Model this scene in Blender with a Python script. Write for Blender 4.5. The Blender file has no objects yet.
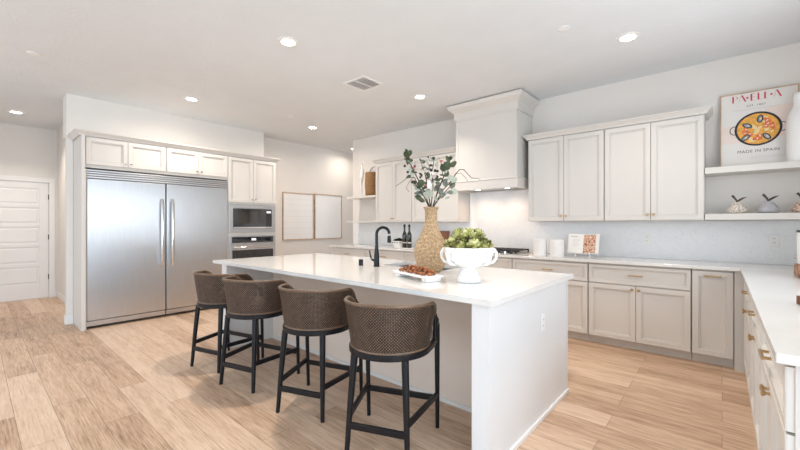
import bpy, bmesh, math, random
from mathutils import Matrix, Vector
R = math.radians
PI = math.pi
C = bpy.context.scene.collection
S = bpy.context.scene

# ------------------------------------------------------------------ camera, world, lights
cd = bpy.data.cameras.new('camera')
cd.sensor_width = 36.0
cd.lens = 371.47 / 800 * 36.0
cd.clip_start = 0.05
cam = bpy.data.objects.new('camera', cd)
C.objects.link(cam)
cam.location = (0, 0, 1.293)
cam.rotation_euler = (R(90), 0, 0.7143)
S.camera = cam

w = bpy.data.worlds.new('daylight')
S.world = w
w.use_nodes = True
bg = w.node_tree.nodes['Background']
bg.inputs[0].default_value = (0.84, 0.92, 1.0, 1)
bg.inputs[1].default_value = 0.85

def area(name, loc, rot, sx, sy, power, col):
    l = bpy.data.lights.new(name, 'AREA')
    l.shape = 'RECTANGLE'; l.size = sx; l.size_y = sy
    l.energy = power; l.color = col
    o = bpy.data.objects.new(name, l); C.objects.link(o)
    o.location = loc; o.rotation_euler = rot
    return o
area('patio_daylight', (-4.6, -3.4, 1.45), (R(90), 0, 0), 7.0, 2.6, 37, (0.80, 0.90, 1.0))
area('side_daylight', (2.6, -0.6, 1.45), (R(96), 0, R(90)), 4.6, 2.6, 90, (0.67, 0.84, 1.0))
area('added_window_fill', (0.93, 3.0, 1.70), (R(116), 0, R(90)), 1.9, 1.2, 16, (0.80, 0.90, 1.0))  # added lamp at an unseen window, tilted up to brighten ceiling and backsplash

S.view_settings.view_transform = 'Standard'
S.view_settings.look = 'None'
S.view_settings.gamma = 1
S.view_settings.use_curve_mapping = False
S.view_settings.exposure = 0.84

# ------------------------------------------------------------------ materials
def newmat(name):
    m = bpy.data.materials.new(name); m.use_nodes = True
    nt = m.node_tree
    return m, nt, nt.nodes['Principled BSDF']
def N(nt, t, **kw):
    n = nt.nodes.new(t)
    for k, v in kw.items(): setattr(n, k, v)
    return n
def coords(nt, scale=(1, 1, 1), kind='Object', rot=(0, 0, 0)):
    tc = N(nt, 'ShaderNodeTexCoord'); mp = N(nt, 'ShaderNodeMapping')
    mp.inputs['Scale'].default_value = scale
    mp.inputs['Rotation'].default_value = rot
    nt.links.new(tc.outputs[kind], mp.inputs[0])
    return mp.outputs[0]
def ramp(nt, fac, stops):
    r = N(nt, 'ShaderNodeValToRGB')
    e = r.color_ramp.elements
    while len(e) < len(stops): e.new(0.5)
    for i, (p, c) in enumerate(stops):
        e[i].position = p; e[i].color = (*c, 1)
    nt.links.new(fac, r.inputs[0])
    return r.outputs[0]
def noise(nt, vec, scale, detail=3, rough=0.5):
    n = N(nt, 'ShaderNodeTexNoise')
    n.inputs['Scale'].default_value = scale; n.inputs['Detail'].default_value = detail
    n.inputs['Roughness'].default_value = rough
    nt.links.new(vec, n.inputs['Vector'])
    return n.outputs['Fac']
def bump(nt, b, h, strength, dist=0.002):
    n = N(nt, 'ShaderNodeBump')
    n.inputs['Strength'].default_value = strength; n.inputs['Distance'].default_value = dist
    nt.links.new(h, n.inputs['Height']); nt.links.new(n.outputs[0], b.inputs['Normal'])
def plain(name, col, rough=0.5, metal=0.0, nscale=None, var=0.06, bstr=0.0, bscale=200, coat=0.0, spec=0.5):
    m, nt, b = newmat(name)
    b.inputs['Roughness'].default_value = rough; b.inputs['Metallic'].default_value = metal
    b.inputs['Coat Weight'].default_value = coat
    b.inputs['Specular IOR Level'].default_value = spec
    v = coords(nt)
    f = noise(nt, v, nscale or 3.0)
    lo = tuple(c * (1 - var) for c in col); hi = tuple(min(1, c * (1 + var)) for c in col)
    nt.links.new(ramp(nt, f, [(0.3, lo), (0.7, hi)]), b.inputs['Base Color'])
    if bstr: bump(nt, b, noise(nt, v, bscale, 2), bstr, 0.006)
    return m

M = {}
M['wall'] = plain('wall_paint', (0.80, 0.765, 0.722), 0.7, var=0.01, bstr=0.15, bscale=120)
M['ceiling'] = plain('ceiling_texture_paint', (0.775, 0.80, 0.82), 0.85, var=0.015, bstr=0.55, bscale=30)
M['cab'] = plain('cabinet_paint', (0.695, 0.667, 0.628), 0.38, var=0.01)
M['trimw'] = plain('white_trim_paint', (0.85, 0.84, 0.825), 0.4, var=0.01)
M['taupe'] = plain('taupe_island_paint', (0.90, 0.79, 0.70), 0.45, var=0.01)
M['island'] = plain('island_paint', (0.765, 0.765, 0.765), 0.42, var=0.01)
M['ceramic'] = plain('white_ceramic', (0.88, 0.87, 0.855), 0.28, var=0.01)
M['black'] = plain('black_metal', (0.010, 0.012, 0.016), 0.30, 0.4, var=0.1)
M['blackwood'] = plain('black_stained_wood', (0.006, 0.0065, 0.009), 0.36, var=0.3, nscale=30, spec=0.3)
M['iron'] = plain('cast_iron', (0.03, 0.028, 0.027), 0.5, 0.3, var=0.2)
M['brass'] = plain('brushed_brass', (0.50, 0.35, 0.18), 0.3, 1.0, var=0.05)
M['nickel'] = plain('nickel', (0.62, 0.60, 0.57), 0.2, 1.0, var=0.03)
M['chrome'] = plain('polished_steel', (0.70, 0.70, 0.70), 0.12, 1.0, var=0.02)
M['glassblack'] = plain('black_glass', (0.015, 0.017, 0.02), 0.05, 0.0, coat=1.0)
M['darkgap'] = plain('dark_gasket', (0.03, 0.03, 0.032), 0.6)
M['oak'] = plain('light_oak', (0.55, 0.38, 0.25), 0.5, var=0.2, nscale=12)
M['walnut'] = plain('walnut', (0.22, 0.09, 0.045), 0.45, var=0.5, nscale=9)
M['plastic'] = plain('white_plastic', (0.85, 0.845, 0.83), 0.35, var=0.005)
M['slot'] = plain('dark_slot', (0.15, 0.14, 0.13), 0.5)
M['cushion'] = plain('cream_seat_fabric', (0.62, 0.56, 0.47), 0.9, var=0.05, bstr=0.3, bscale=300)
M['stem'] = plain('brown_twig', (0.055, 0.034, 0.028), 0.7, var=0.3, nscale=40)
M['leafdark'] = plain('dark_green_leaf', (0.040, 0.060, 0.018), 0.5, var=0.4, nscale=30)
M['leafpale'] = plain('sage_leaf', (0.40, 0.43, 0.36), 0.6, var=0.2, nscale=30)
M['leafblue'] = plain('grey_green_leaf', (0.15, 0.165, 0.135), 0.6, var=0.3, nscale=30)
M['berry'] = plain('dark_berry', (0.02, 0.018, 0.02), 0.3)
M['pink'] = plain('coral_blossom', (0.80, 0.25, 0.22), 0.6, var=0.15, nscale=40)
M['petal'] = plain('cream_petal', (0.80, 0.72, 0.66), 0.6, var=0.08, nscale=40)
M['bead'] = plain('reddish_brown_wood_bead', (0.34, 0.12, 0.045), 0.3, var=0.45, nscale=28)
M['glaze'] = plain('grey_glaze', (0.42, 0.42, 0.44), 0.35, var=0.12, nscale=20)
M['bronze'] = plain('dark_bronze', (0.09, 0.065, 0.055), 0.4, 0.4, var=0.3, nscale=40)
M['bottle'] = plain('dark_bottle_glass', (0.012, 0.016, 0.010), 0.06, coat=0.6)
M['paper'] = plain('cream_paper', (0.82, 0.79, 0.75), 0.7, var=0.01)
M['mat'] = plain('white_print', (0.87, 0.865, 0.855), 0.12, var=0.01)
M['steel_dark'] = plain('brushed_sink_steel', (0.35, 0.35, 0.35), 0.35, 1.0)
M['ink'] = plain('grey_ink', (0.12, 0.10, 0.10), 0.6)
M['inklight'] = plain('pale_grey_ink', (0.55, 0.52, 0.50), 0.6)
M['red'] = plain('crimson_ink', (0.62, 0.05, 0.09), 0.6)
M['peach'] = plain('peach_ink', (0.86, 0.73, 0.66), 0.6, var=0.05)
M['rice'] = plain('saffron_ink', (0.85, 0.42, 0.08), 0.6, var=0.2, nscale=40)
M['orange'] = plain('orange_ink', (0.80, 0.20, 0.06), 0.6, var=0.2, nscale=60)
M['mussel'] = plain('mussel_ink', (0.25, 0.33, 0.38), 0.6, var=0.2)
M['panblack'] = plain('pan_ink', (0.02, 0.022, 0.035), 0.6)
M['lightink'] = plain('pale_yellow_ink', (0.88, 0.68, 0.36), 0.6)

def emit(name, col, s):
    m, nt, b = newmat(name)
    b.inputs['Base Color'].default_value = (0.9, 0.9, 0.9, 1)
    b.inputs['Emission Color'].default_value = (*col, 1)
    b.inputs['Emission Strength'].default_value = s
    return m
M['lamp'] = emit('lit_lamp', (1.0, 0.93, 0.84), 9.0)
M['display'] = emit('oven_display', (0.6, 0.75, 1.0), 0.15)

def mk_floor():
    m, nt, b = newmat('oak_plank_floor')
    v = coords(nt)
    br = N(nt, 'ShaderNodeTexBrick')
    br.offset = 0.37; br.offset_frequency = 2
    for k, val in (('Scale', 1.0), ('Brick Width', 1.52), ('Row Height', 0.19), ('Mortar Size', 0.0016), ('Mortar Smooth', 0.3), ('Bias', 0.0)):
        br.inputs[k].default_value = val
    br.inputs['Color1'].default_value = (0.0, 0.0, 0.0, 1); br.inputs['Color2'].default_value = (1, 1, 1, 1)
    br.inputs['Mortar'].default_value = (0.5, 0.5, 0.5, 1)
    nt.links.new(v, br.inputs['Vector'])
    mp = N(nt, 'ShaderNodeMapping'); mp.inputs['Scale'].default_value = (0.9, 9.0, 1)
    nt.links.new(v, mp.inputs[0])
    add = N(nt, 'ShaderNodeVectorMath', operation='ADD')
    sc = N(nt, 'ShaderNodeVectorMath', operation='SCALE'); sc.inputs['Scale'].default_value = 7.0
    nt.links.new(br.outputs['Color'], sc.inputs[0])
    nt.links.new(mp.outputs[0], add.inputs[0]); nt.links.new(sc.outputs[0], add.inputs[1])
    g1 = noise(nt, add.outputs[0], 2.2, 6, 0.62)
    mp2 = N(nt, 'ShaderNodeMapping'); mp2.inputs['Scale'].default_value = (3.0, 55.0, 1)
    nt.links.new(v, mp2.inputs[0])
    g2 = noise(nt, mp2.outputs[0], 2.0, 4, 0.6)
    mx = N(nt, 'ShaderNodeMix', data_type='FLOAT'); mx.inputs[0].default_value = 0.55
    nt.links.new(g1, mx.inputs[2]); nt.links.new(g2, mx.inputs[3])
    mx2 = N(nt, 'ShaderNodeMix', data_type='FLOAT'); mx2.inputs[0].default_value = 0.16
    nt.links.new(mx.outputs[0], mx2.inputs[2]); nt.links.new(br.outputs['Color'], mx2.inputs[3])
    col = ramp(nt, mx2.outputs[0], [(0.30, (0.25, 0.14, 0.085)), (0.43, (0.52, 0.34, 0.222)), (0.55, (0.69, 0.495, 0.355)), (0.70, (0.82, 0.635, 0.485))])
    dk = N(nt, 'ShaderNodeMix', data_type='RGBA'); dk.inputs[7].default_value = (0.15, 0.085, 0.05, 1)
    ms = N(nt, 'ShaderNodeMath', operation='MULTIPLY'); ms.inputs[1].default_value = 0.75
    nt.links.new(br.outputs['Fac'], ms.inputs[0]); nt.links.new(ms.outputs[0], dk.inputs[0])
    nt.links.new(col, dk.inputs[6]); nt.links.new(dk.outputs[2], b.inputs['Base Color'])
    b.inputs['Roughness'].default_value = 0.42
    bump(nt, b, g2, 0.12, 0.001)
    return m
M['floor'] = mk_floor()

def mk_quartz(name, base, vein, rough, vscale, amount):
    m, nt, b = newmat(name)
    v = coords(nt)
    d = N(nt, 'ShaderNodeTexNoise'); d.inputs['Scale'].default_value = vscale; d.inputs['Detail'].default_value = 7
    d.inputs['Roughness'].default_value = 0.65; d.inputs['Distortion'].default_value = 0.9
    nt.links.new(v, d.inputs['Vector'])
    mid = tuple(x + (y - x) * amount for x, y in zip(base, vein))
    col = ramp(nt, d.outputs['Fac'], [(0.42, base), (0.495, base), (0.515, mid), (0.54, base)])
    nt.links.new(col, b.inputs['Base Color'])
    b.inputs['Roughness'].default_value = rough
    return m
M['quartz'] = mk_quartz('white_quartz_counter', (0.755, 0.74, 0.715), (0.62, 0.58, 0.54), 0.09, 1.3, 0.12)
M['splash'] = mk_quartz('quartz_backsplash', (0.86, 0.87, 0.88), (0.50, 0.53, 0.58), 0.22, 9.0, 0.20)

def mk_steel():
    m, nt, b = newmat('brushed_stainless')
    v = coords(nt, (1, 260, 2.0))
    f = noise(nt, v, 1.5, 3)
    nt.links.new(ramp(nt, f, [(0.3, (0.50, 0.50, 0.51)), (0.7, (0.58, 0.58, 0.585))]), b.inputs['Base Color'])
    b.inputs['Metallic'].default_value = 1; b.inputs['Roughness'].default_value = 0.30
    b.inputs['Anisotropic'].default_value = 0.5
    return m
M['steel'] = mk_steel()

def mk_cane():
    m, nt, b = newmat('woven_brown_cane')
    v = coords(nt, (1, 1, 1), 'UV')
    outs = []
    for a in (R(45), R(-45)):
        mp = N(nt, 'ShaderNodeMapping'); mp.inputs['Rotation'].default_value = (0, 0, a)
        nt.links.new(v, mp.inputs[0])
        wv = N(nt, 'ShaderNodeTexWave'); wv.inputs['Scale'].default_value = 26; wv.inputs['Distortion'].default_value = 0.6
        wv.inputs['Detail'].default_value = 1
        nt.links.new(mp.outputs[0], wv.inputs['Vector']); outs.append(wv.outputs['Fac'])
    mul = N(nt, 'ShaderNodeMath', operation='MULTIPLY')
    nt.links.new(outs[0], mul.inputs[0]); nt.links.new(outs[1], mul.inputs[1])
    big = noise(nt, v, 26, 4, 0.75)
    mx = N(nt, 'ShaderNodeMix', data_type='FLOAT'); mx.inputs[0].default_value = 0.45
    nt.links.new(mul.outputs[0], mx.inputs[2]); nt.links.new(big, mx.inputs[3])
    nt.links.new(ramp(nt, mx.outputs[0], [(0.22, (0.006, 0.003, 0.002)), (0.40, (0.035, 0.019, 0.012)), (0.60, (0.24, 0.148, 0.092))]), b.inputs['Base Color'])
    b.inputs['Roughness'].default_value = 0.5
    bump(nt, b, mul.outputs[0], 0.6, 0.004)
    # open cells of the weave
    mi = N(nt, 'ShaderNodeMath', operation='ADD')
    nt.links.new(outs[0], mi.inputs[0]); nt.links.new(outs[1], mi.inputs[1])
    lt = N(nt, 'ShaderNodeMath', operation='GREATER_THAN'); lt.inputs[1].default_value = 0.36
    nt.links.new(mi.outputs[0], lt.inputs[0])
    nt.links.new(lt.outputs[0], b.inputs['Alpha'])
    return m
M['cane'] = mk_cane()

def mk_woven(name, c0, c1, c2, wscale, nscale):
    m, nt, b = newmat(name)
    v = coords(nt)
    wv = N(nt, 'ShaderNodeTexWave', wave_type='BANDS', bands_direction='Z'); wv.inputs['Scale'].default_value = wscale
    wv.inputs['Distortion'].default_value = 3.0; wv.inputs['Detail'].default_value = 2; wv.inputs['Detail Scale'].default_value = 6
    nt.links.new(v, wv.inputs['Vector'])
    n = noise(nt, v, nscale, 4, 0.7)
    mx = N(nt, 'ShaderNodeMix', data_type='FLOAT'); mx.inputs[0].default_value = 0.72
    nt.links.new(wv.outputs['Fac'], mx.inputs[2]); nt.links.new(n, mx.inputs[3])
    nt.links.new(ramp(nt, mx.outputs[0], [(0.25, c0), (0.5, c1), (0.75, c2)]), b.inputs['Base Color'])
    b.inputs['Roughness'].default_value = 0.85
    bump(nt, b, mx.outputs[0], 0.9, 0.006)
    return m
M['seagrass'] = mk_woven('tan_woven_seagrass', (0.13, 0.065, 0.025), (0.46, 0.30, 0.155), (0.78, 0.62, 0.43), 30, 70)
M['basket'] = mk_woven('brown_woven_basket', (0.10, 0.045, 0.018), (0.30, 0.155, 0.06), (0.48, 0.30, 0.14), 16, 40)
def mk_arti():
    m, nt, b = newmat('artichoke_scales')
    v = coords(nt)
    n = noise(nt, v, 30, 4, 0.7)
    nt.links.new(ramp(nt, n, [(0.38, (0.08, 0.05, 0.035)), (0.45, (0.25, 0.28, 0.06)), (0.53, (0.50, 0.50, 0.17)), (0.64, (0.78, 0.71, 0.42))]), b.inputs['Base Color'])
    b.inputs['Roughness'].default_value = 0.55
    return m
M['arti'] = mk_arti()
def mk_speck(name, c0, c1, scale):
    m, nt, b = newmat(name)
    n = noise(nt, coords(nt), scale, 3, 0.7)
    nt.links.new(ramp(nt, n, [(0.42, c0), (0.58, c1)]), b.inputs['Base Color'])
    b.inputs['Roughness'].default_value = 0.5
    return m
M['speck'] = mk_speck('speckled_cream_glaze', (0.42, 0.33, 0.24), (0.78, 0.74, 0.70), 70)
M['speckred'] = mk_speck('speckled_terracotta_glaze', (0.36, 0.17, 0.11), (0.72, 0.58, 0.48), 60)
M['riser'] = mk_speck('striped_brown_wood', (0.25, 0.09, 0.04), (0.55, 0.30, 0.16), 25)
def mk_food():
    m, nt, b = newmat('printed_food_photo')
    n = noise(nt, coords(nt), 42, 3, 0.6)
    nt.links.new(ramp(nt, n, [(0.34, (0.05, 0.03, 0.05)), (0.43, (0.55, 0.07, 0.03)), (0.50, (0.80, 0.68, 0.50)), (0.57, (0.33, 0.13, 0.05)), (0.66, (0.85, 0.80, 0.66))]), b.inputs['Base Color'])
    b.inputs['Roughness'].default_value = 0.3
    return m
M['food'] = mk_food()
def mk_shiplap():
    m, nt, b = newmat('white_lined_print')
    wv = N(nt, 'ShaderNodeTexWave', wave_type='BANDS', bands_direction='Z'); wv.inputs['Scale'].default_value = 2.6
    nt.links.new(coords(nt), wv.inputs['Vector'])
    nt.links.new(ramp(nt, wv.outputs['Fac'], [(0.0, (0.80, 0.785, 0.77)), (0.06, (0.86, 0.85, 0.84))]), b.inputs['Base Color'])
    b.inputs['Roughness'].default_value = 0.12
    return m
M['lined'] = mk_shiplap()

# ------------------------------------------------------------------ mesh helpers
def nb(): return bmesh.new()
def box(bm, x0, x1, y0, y1, z0, z1, mi=0):
    v = [bm.verts.new(p) for p in ((x0,y0,z0),(x1,y0,z0),(x1,y1,z0),(x0,y1,z0),(x0,y0,z1),(x1,y0,z1),(x1,y1,z1),(x0,y1,z1))]
    for f in ((3,2,1,0),(4,5,6,7),(0,1,5,4),(1,2,6,5),(2,3,7,6),(3,0,4,7)):
        bm.faces.new([v[i] for i in f]).material_index = mi
    return v
def mbox(bm, mat, u0, u1, v0, v1, n0, n1):
    vs = box(bm, u0, u1, v0, v1, n0, n1)
    for v in vs: v.co = mat @ v.co
def lathe(bm, prof, segs=32, mat=None, cap=True):
    rings = []
    for r, z in prof:
        if r < 1e-6: ring = [bm.verts.new((0, 0, z))]
        else: ring = [bm.verts.new((r*math.cos(2*PI*i/segs), r*math.sin(2*PI*i/segs), z)) for i in range(segs)]
        rings.append(ring)
    for a, b_ in zip(rings, rings[1:]):
        for i in range(segs):
            j = (i + 1) % segs
            if len(a) == 1 and len(b_) == 1: continue
            if len(a) == 1: bm.faces.new((a[0], b_[j], b_[i]))
            elif len(b_) == 1: bm.faces.new((a[i], a[j], b_[0]))
            else: bm.faces.new((a[i], a[j], b_[j], b_[i]))
    if cap:
        if len(rings[0]) > 2: bm.faces.new(rings[0][::-1])
        if len(rings[-1]) > 2: bm.faces.new(rings[-1])
    if mat is not None:
        for ring in rings:
            for v in ring: v.co = mat @ v.co
def tube(bm, pts, rad, segs=8, closed=False):
    pts = [Vector(p) for p in pts]; n = len(pts)
    rads = rad if isinstance(rad, (list, tuple)) else [rad]*n
    rings = []; up = None
    for i, p in enumerate(pts):
        a = pts[(i-1) % n] if (closed or i > 0) else p
        c = pts[(i+1) % n] if (closed or i < n-1) else p
        t = (c - a).normalized()
        if up is None:
            up = t.orthogonal().normalized()
        up = (up - t*up.dot(t))
        up = up.normalized() if up.length > 1e-6 else t.orthogonal().normalized()
        s = t.cross(up)
        rings.append([bm.verts.new(p + (up*math.cos(2*PI*k/segs) + s*math.sin(2*PI*k/segs))*rads[i]) for k in range(segs)])
    m = n if closed else n-1
    for i in range(m):
        a, b_ = rings[i], rings[(i+1) % n]
        for k in range(segs):
            bm.faces.new((a[k], a[(k+1) % segs], b_[(k+1) % segs], b_[k]))
    if not closed:
        bm.faces.new(rings[0][::-1]); bm.faces.new(rings[-1])
def bar(bm, p, q, wdt, h):
    """rectangular bar from p to q, width across (horizontal), height vertical"""
    p, q = Vector(p), Vector(q); t = (q-p).normalized()
    s = t.cross(Vector((0, 0, 1))).normalized()*wdt/2; u = Vector((0, 0, h/2))
    a = [bm.verts.new(p+x) for x in (s+u, -s+u, -s-u, s-u)]; b_ = [bm.verts.new(q+x) for x in (s+u, -s+u, -s-u, s-u)]
    for i in range(4): bm.faces.new((a[i], a[(i+1) % 4], b_[(i+1) % 4], b_[i]))
    bm.faces.new(a[::-1]); bm.faces.new(b_)
def panel(bm, mat, u0, u1, v0, v1, prof):
    """raised or recessed front built of nested rectangles: prof = [(inset, n)]"""
    prev = None; first = None
    for ins, n in prof:
        ring = [bm.verts.new(mat @ Vector(p)) for p in ((u0+ins, v0+ins, n), (u1-ins, v0+ins, n), (u1-ins, v1-ins, n), (u0+ins, v1-ins, n))]
        if prev:
            for i in range(4): bm.faces.new((prev[i], prev[(i+1) % 4], ring[(i+1) % 4], ring[i]))
        else: first = ring
        prev = ring
    bm.faces.new(prev); bm.faces.new(first[::-1])
def stack(bm, x0, x1, y0, y1, prof, sides='nesw', cap=True):
    """rectangles of growing offset up a wall: prof = [(z, offset)]; only the sides named move out"""
    prev = None
    for z, o in prof:
        a0 = x0 - (o if 'w' in sides else 0); a1 = x1 + (o if 'e' in sides else 0)
        b0 = y0 - (o if 's' in sides else 0); b1 = y1 + (o if 'n' in sides else 0)
        ring = [bm.verts.new(p) for p in ((a0,b0,z),(a1,b0,z),(a1,b1,z),(a0,b1,z))]
        if prev:
            for i in range(4): bm.faces.new((prev[i], prev[(i+1) % 4], ring[(i+1) % 4], ring[i]))
        else: bm.faces.new(ring[::-1])
        prev = ring
    bm.faces.new(prev)
def disc(bm, mat, cu, cv, ru, rv, n, segs=40, mi=0, a=0.0):
    ca, sa = math.cos(a), math.sin(a)
    vs = []
    for i in range(segs):
        x, y = ru*math.cos(2*PI*i/segs), rv*math.sin(2*PI*i/segs)
        vs.append(bm.verts.new(mat @ Vector((cu + x*ca - y*sa, cv + x*sa + y*ca, n))))
    bm.faces.new(vs).material_index = mi
def quad(bm, mat, pts, n, mi=0):
    bm.faces.new([bm.verts.new(mat @ Vector((u, v, n))) for u, v in pts]).material_index = mi
def obj(name, bm, mats, parent=None, smooth=False, bevel=0.0, off=None, recalc=True, sub=0, loc=None):
    if off is not None: bmesh.ops.translate(bm, verts=bm.verts, vec=-Vector(off))
    if recalc: bmesh.ops.recalc_face_normals(bm, faces=bm.faces)
    me = bpy.data.meshes.new(name); bm.to_mesh(me); bm.free()
    for m in (mats if isinstance(mats, (list, tuple)) else [mats]): me.materials.append(m)
    if smooth:
        for p in me.polygons: p.use_smooth = True
        if smooth != 'all':
            me.set_sharp_from_angle(angle=R(40))
    o = bpy.data.objects.new(name, me); C.objects.link(o)
    if parent is not None: o.parent = parent
    if loc is not None: o.location = loc
    if bevel:
        b = o.modifiers.new('edge', 'BEVEL'); b.width = bevel; b.segments = 2; b.limit_method = 'ANGLE'; b.angle_limit = R(50)
    if sub:
        s = o.modifiers.new('smooth', 'SUBSURF'); s.levels = sub; s.render_levels = sub
    return o
def tag(o, label, cat, group=None):
    o['label'] = label; o['category'] = cat
    if group: o['group'] = group
    return o
def thing(name, label, cat, loc=(0, 0, 0), rz=0.0, group=None):
    o = bpy.data.objects.new(name, None); C.objects.link(o)
    o.location = loc; o.rotation_euler = (0, 0, rz); o.empty_display_size = 0.1
    return tag(o, label, cat, group)
def struct(name, bm, m, bevel=0.0, **k):
    o = obj(name, bm, m, bevel=bevel, **k); o['kind'] = 'structure'; return o
def dup(root, loc=None, rz=None, label=None, group=None):
    r = root.copy(); C.objects.link(r)
    if loc is not None: r.location = loc
    if rz is not None: r.rotation_euler = (0, 0, rz)
    if label: r['label'] = label
    if group: r['group'] = group
    for ch in list(root.children):
        c = ch.copy(); C.objects.link(c); c.parent = r
        for g in list(ch.children):
            d = g.copy(); C.objects.link(d); d.parent = c
    return r
def frame(origin, u, n):
    u = Vector(u); n = Vector(n); v = Vector((0, 0, 1))
    return Matrix(((u.x, v.x, n.x, origin[0]), (u.y, v.y, n.y, origin[1]), (u.z, v.z, n.z, origin[2]), (0, 0, 0, 1)))

# ------------------------------------------------------------------ room shell
YW, XL, XS, XH, XE, ZC = 5.068, -6.708, -6.423, -9.08, 0.80, 3.0
b = nb(); box(b, -9.6, 3.2, -3.6, 7.6, -0.06, 0.0); struct('floor', b, M['floor'])
b = nb(); box(b, -9.6, 3.2, -3.6, 7.6, ZC, ZC+0.1); struct('ceiling', b, M['ceiling'])
b = nb(); box(b, -5.66, XE+0.15, YW, YW+0.15, 0, ZC); struct('wall_range', b, M['wall'])
b = nb()
box(b, XL-0.15, XL, 1.0, 7.35, 0, ZC)
box(b, XL, XS, 0.806, 3.555, 2.447, ZC)
box(b, -6.52, XS, 0.806, 0.872, 0, 2.447)
box(b, XL-0.15, -6.52, 0.86, 1.0, 0, ZC)
struct('wall_fridge', b, M['wall'])
b = nb(); box(b, XH, XL-0.15, 1.016, 1.15, 0, ZC); struct('wall_hall', b, M['wall'])
b = nb()
box(b, XH-0.15, XH, -3.6, -0.10, 0, ZC); box(b, XH-0.15, XH, 0.905, 1.15, 0, ZC); box(b, XH-0.15, XH, -0.10, 0.905, 2.045, ZC)
struct('wall_door', b, M['wall'])
b = nb(); box(b, -9.23, -6.75, -1.75, -1.6, 0, ZC); struct('wall_light_block', b, M['wall'])  # unseen wall added to keep sky light off the hall door
b = nb(); box(b, -8.6, -4.0, 7.35, 7.5, 0, ZC); struct('wall_passage', b, M['wall'])
b = nb()
box(b, XE, XE+0.12, 1.3, 2.0, 0, ZC); box(b, XE, XE+0.12, 4.0, YW, 0, ZC)
box(b, XE, XE+0.12, 2.0, 4.0, 0, 1.05); box(b, XE, XE+0.12, 2.0, 4.0, 2.35, ZC)  # opening put in for the lighting, out of view
struct('wall_added_window', b, M['wall'])
# glazed openings behind and beside the camera that let the daylight in
b = nb(); box(b, -6.75, 3.2, -3.75, -3.6, 2.80, ZC); box(b, -6.75, -6.6, -3.75, -3.6, 0, 2.80); box(b, 2.95, 3.2, -3.75, -3.6, 0, 2.80)
struct('wall_patio', b, M['wall'])
b = nb(); box(b, 2.85, 3.0, -3.6, 1.3, 2.80, ZC); box(b, 2.85, 3.0, 1.15, 1.3, 0, 2.80); box(b, XE+0.12, 3.0, 1.3, 1.42, 0, ZC)
struct('wall_side', b, M['wall'])
# baseboards
b = nb(); box(b, XH, -6.86, 1.003, 1.016, 0, 0.10); struct('baseboard_hall', b, M['trimw'], bevel=0.003)
b = nb(); box(b, XH, XH+0.013, 0.985, 1.003, 0, 0.10); struct('baseboard_door', b, M['trimw'], bevel=0.003)
b = nb(); box(b, XS, XS+0.013, 0.793, 0.872, 0, 0.115); box(b, -6.52, XS, 0.793, 0.806, 0, 0.115)
struct('baseboard_fridge', b, M['trimw'], bevel=0.003)
b = nb(); box(b, XL, XL+0.013, 3.58, 7.35, 0, 0.10); struct('baseboard_picture', b, M['trimw'], bevel=0.003)
# hall door
b = nb()
box(b, XH, XH+0.018, 0.905, 0.985, 0, 2.045); box(b, XH, XH+0.018, -0.18, -0.10, 0, 2.045)
box(b, XH, XH+0.018, -0.18, 0.985, 2.045, 2.125)
struct('trim_1', b, M['trimw'], bevel=0.004)
D1 = frame((XH-0.02, -0.095, 0.012), (0, 1, 0), (1, 0, 0))
d = bpy.data.objects.new('door_1', None); C.objects.link(d); d.location = (XH-0.02, -0.095, 0); d['kind'] = 'structure'
b = nb()
W_, H_ = 0.995, 2.025
mbox(b, D1, 0, W_, 0, H_, -0.035, 0.0)
rows = [(0.25, 0.555), (0.61, 0.90), (0.955, 1.245), (1.30, 1.585), (1.64, 1.92)]
mbox(b, D1, 0, 0.115, 0, H_, 0, 0.012); mbox(b, D1, W_-0.115, W_, 0, H_, 0, 0.012)
edges = [0] + [z for r_ in rows for z in r_] + [H_]
for k in range(0, len(edges), 2): mbox(b, D1, 0.115, W_-0.115, edges[k], edges[k+1], 0, 0.012)
for r0, r1 in rows: panel(b, D1, 0.14, W_-0.14, r0+0.025, r1-0.025, [(0, 0.0), (0.012, 0.007), (0.02, 0.007)])
obj('door_slab', b, M['trimw'], d, bevel=0.003, off=d.location)
for z in (1.79, 1.08, 0.375):
    b = nb(); box(b, XH-0.002, XH+0.012, 0.893, 0.912, z-0.045, z+0.045); obj('hinge', b, M['black'], d, off=d.location)
b = nb(); lathe(b, [(0.03, 0), (0.03, 0.008), (0.012, 0.01), (0.012, 0.03), (0.027, 0.04), (0.027, 0.055), (0.0, 0.065)], 20,
                frame((XH-0.008, -0.03, 0.95), (0, 1, 0), (1, 0, 0)))
obj('door_knob', b, M['black'], d, smooth=True, off=d.location)
# unseen window added over the side counter to bring in light
wd = bpy.data.objects.new('added_window_1', None); C.objects.link(wd); wd.location = (XE+0.06, 3.0, 1.05); wd['kind'] = 'structure'
b = nb()
for y0, y1, z0, z1 in ((2.0, 2.06, 1.05, 2.35), (3.94, 4.0, 1.05, 2.35), (2.06, 3.94, 1.05, 1.11), (2.06, 3.94, 2.29, 2.35), (2.98, 3.02, 1.11, 2.29)):
    box(b, XE+0.04, XE+0.08, y0, y1, z0, z1)
obj('added_window_frame', b, M['trimw'], wd, off=wd.location)

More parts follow.
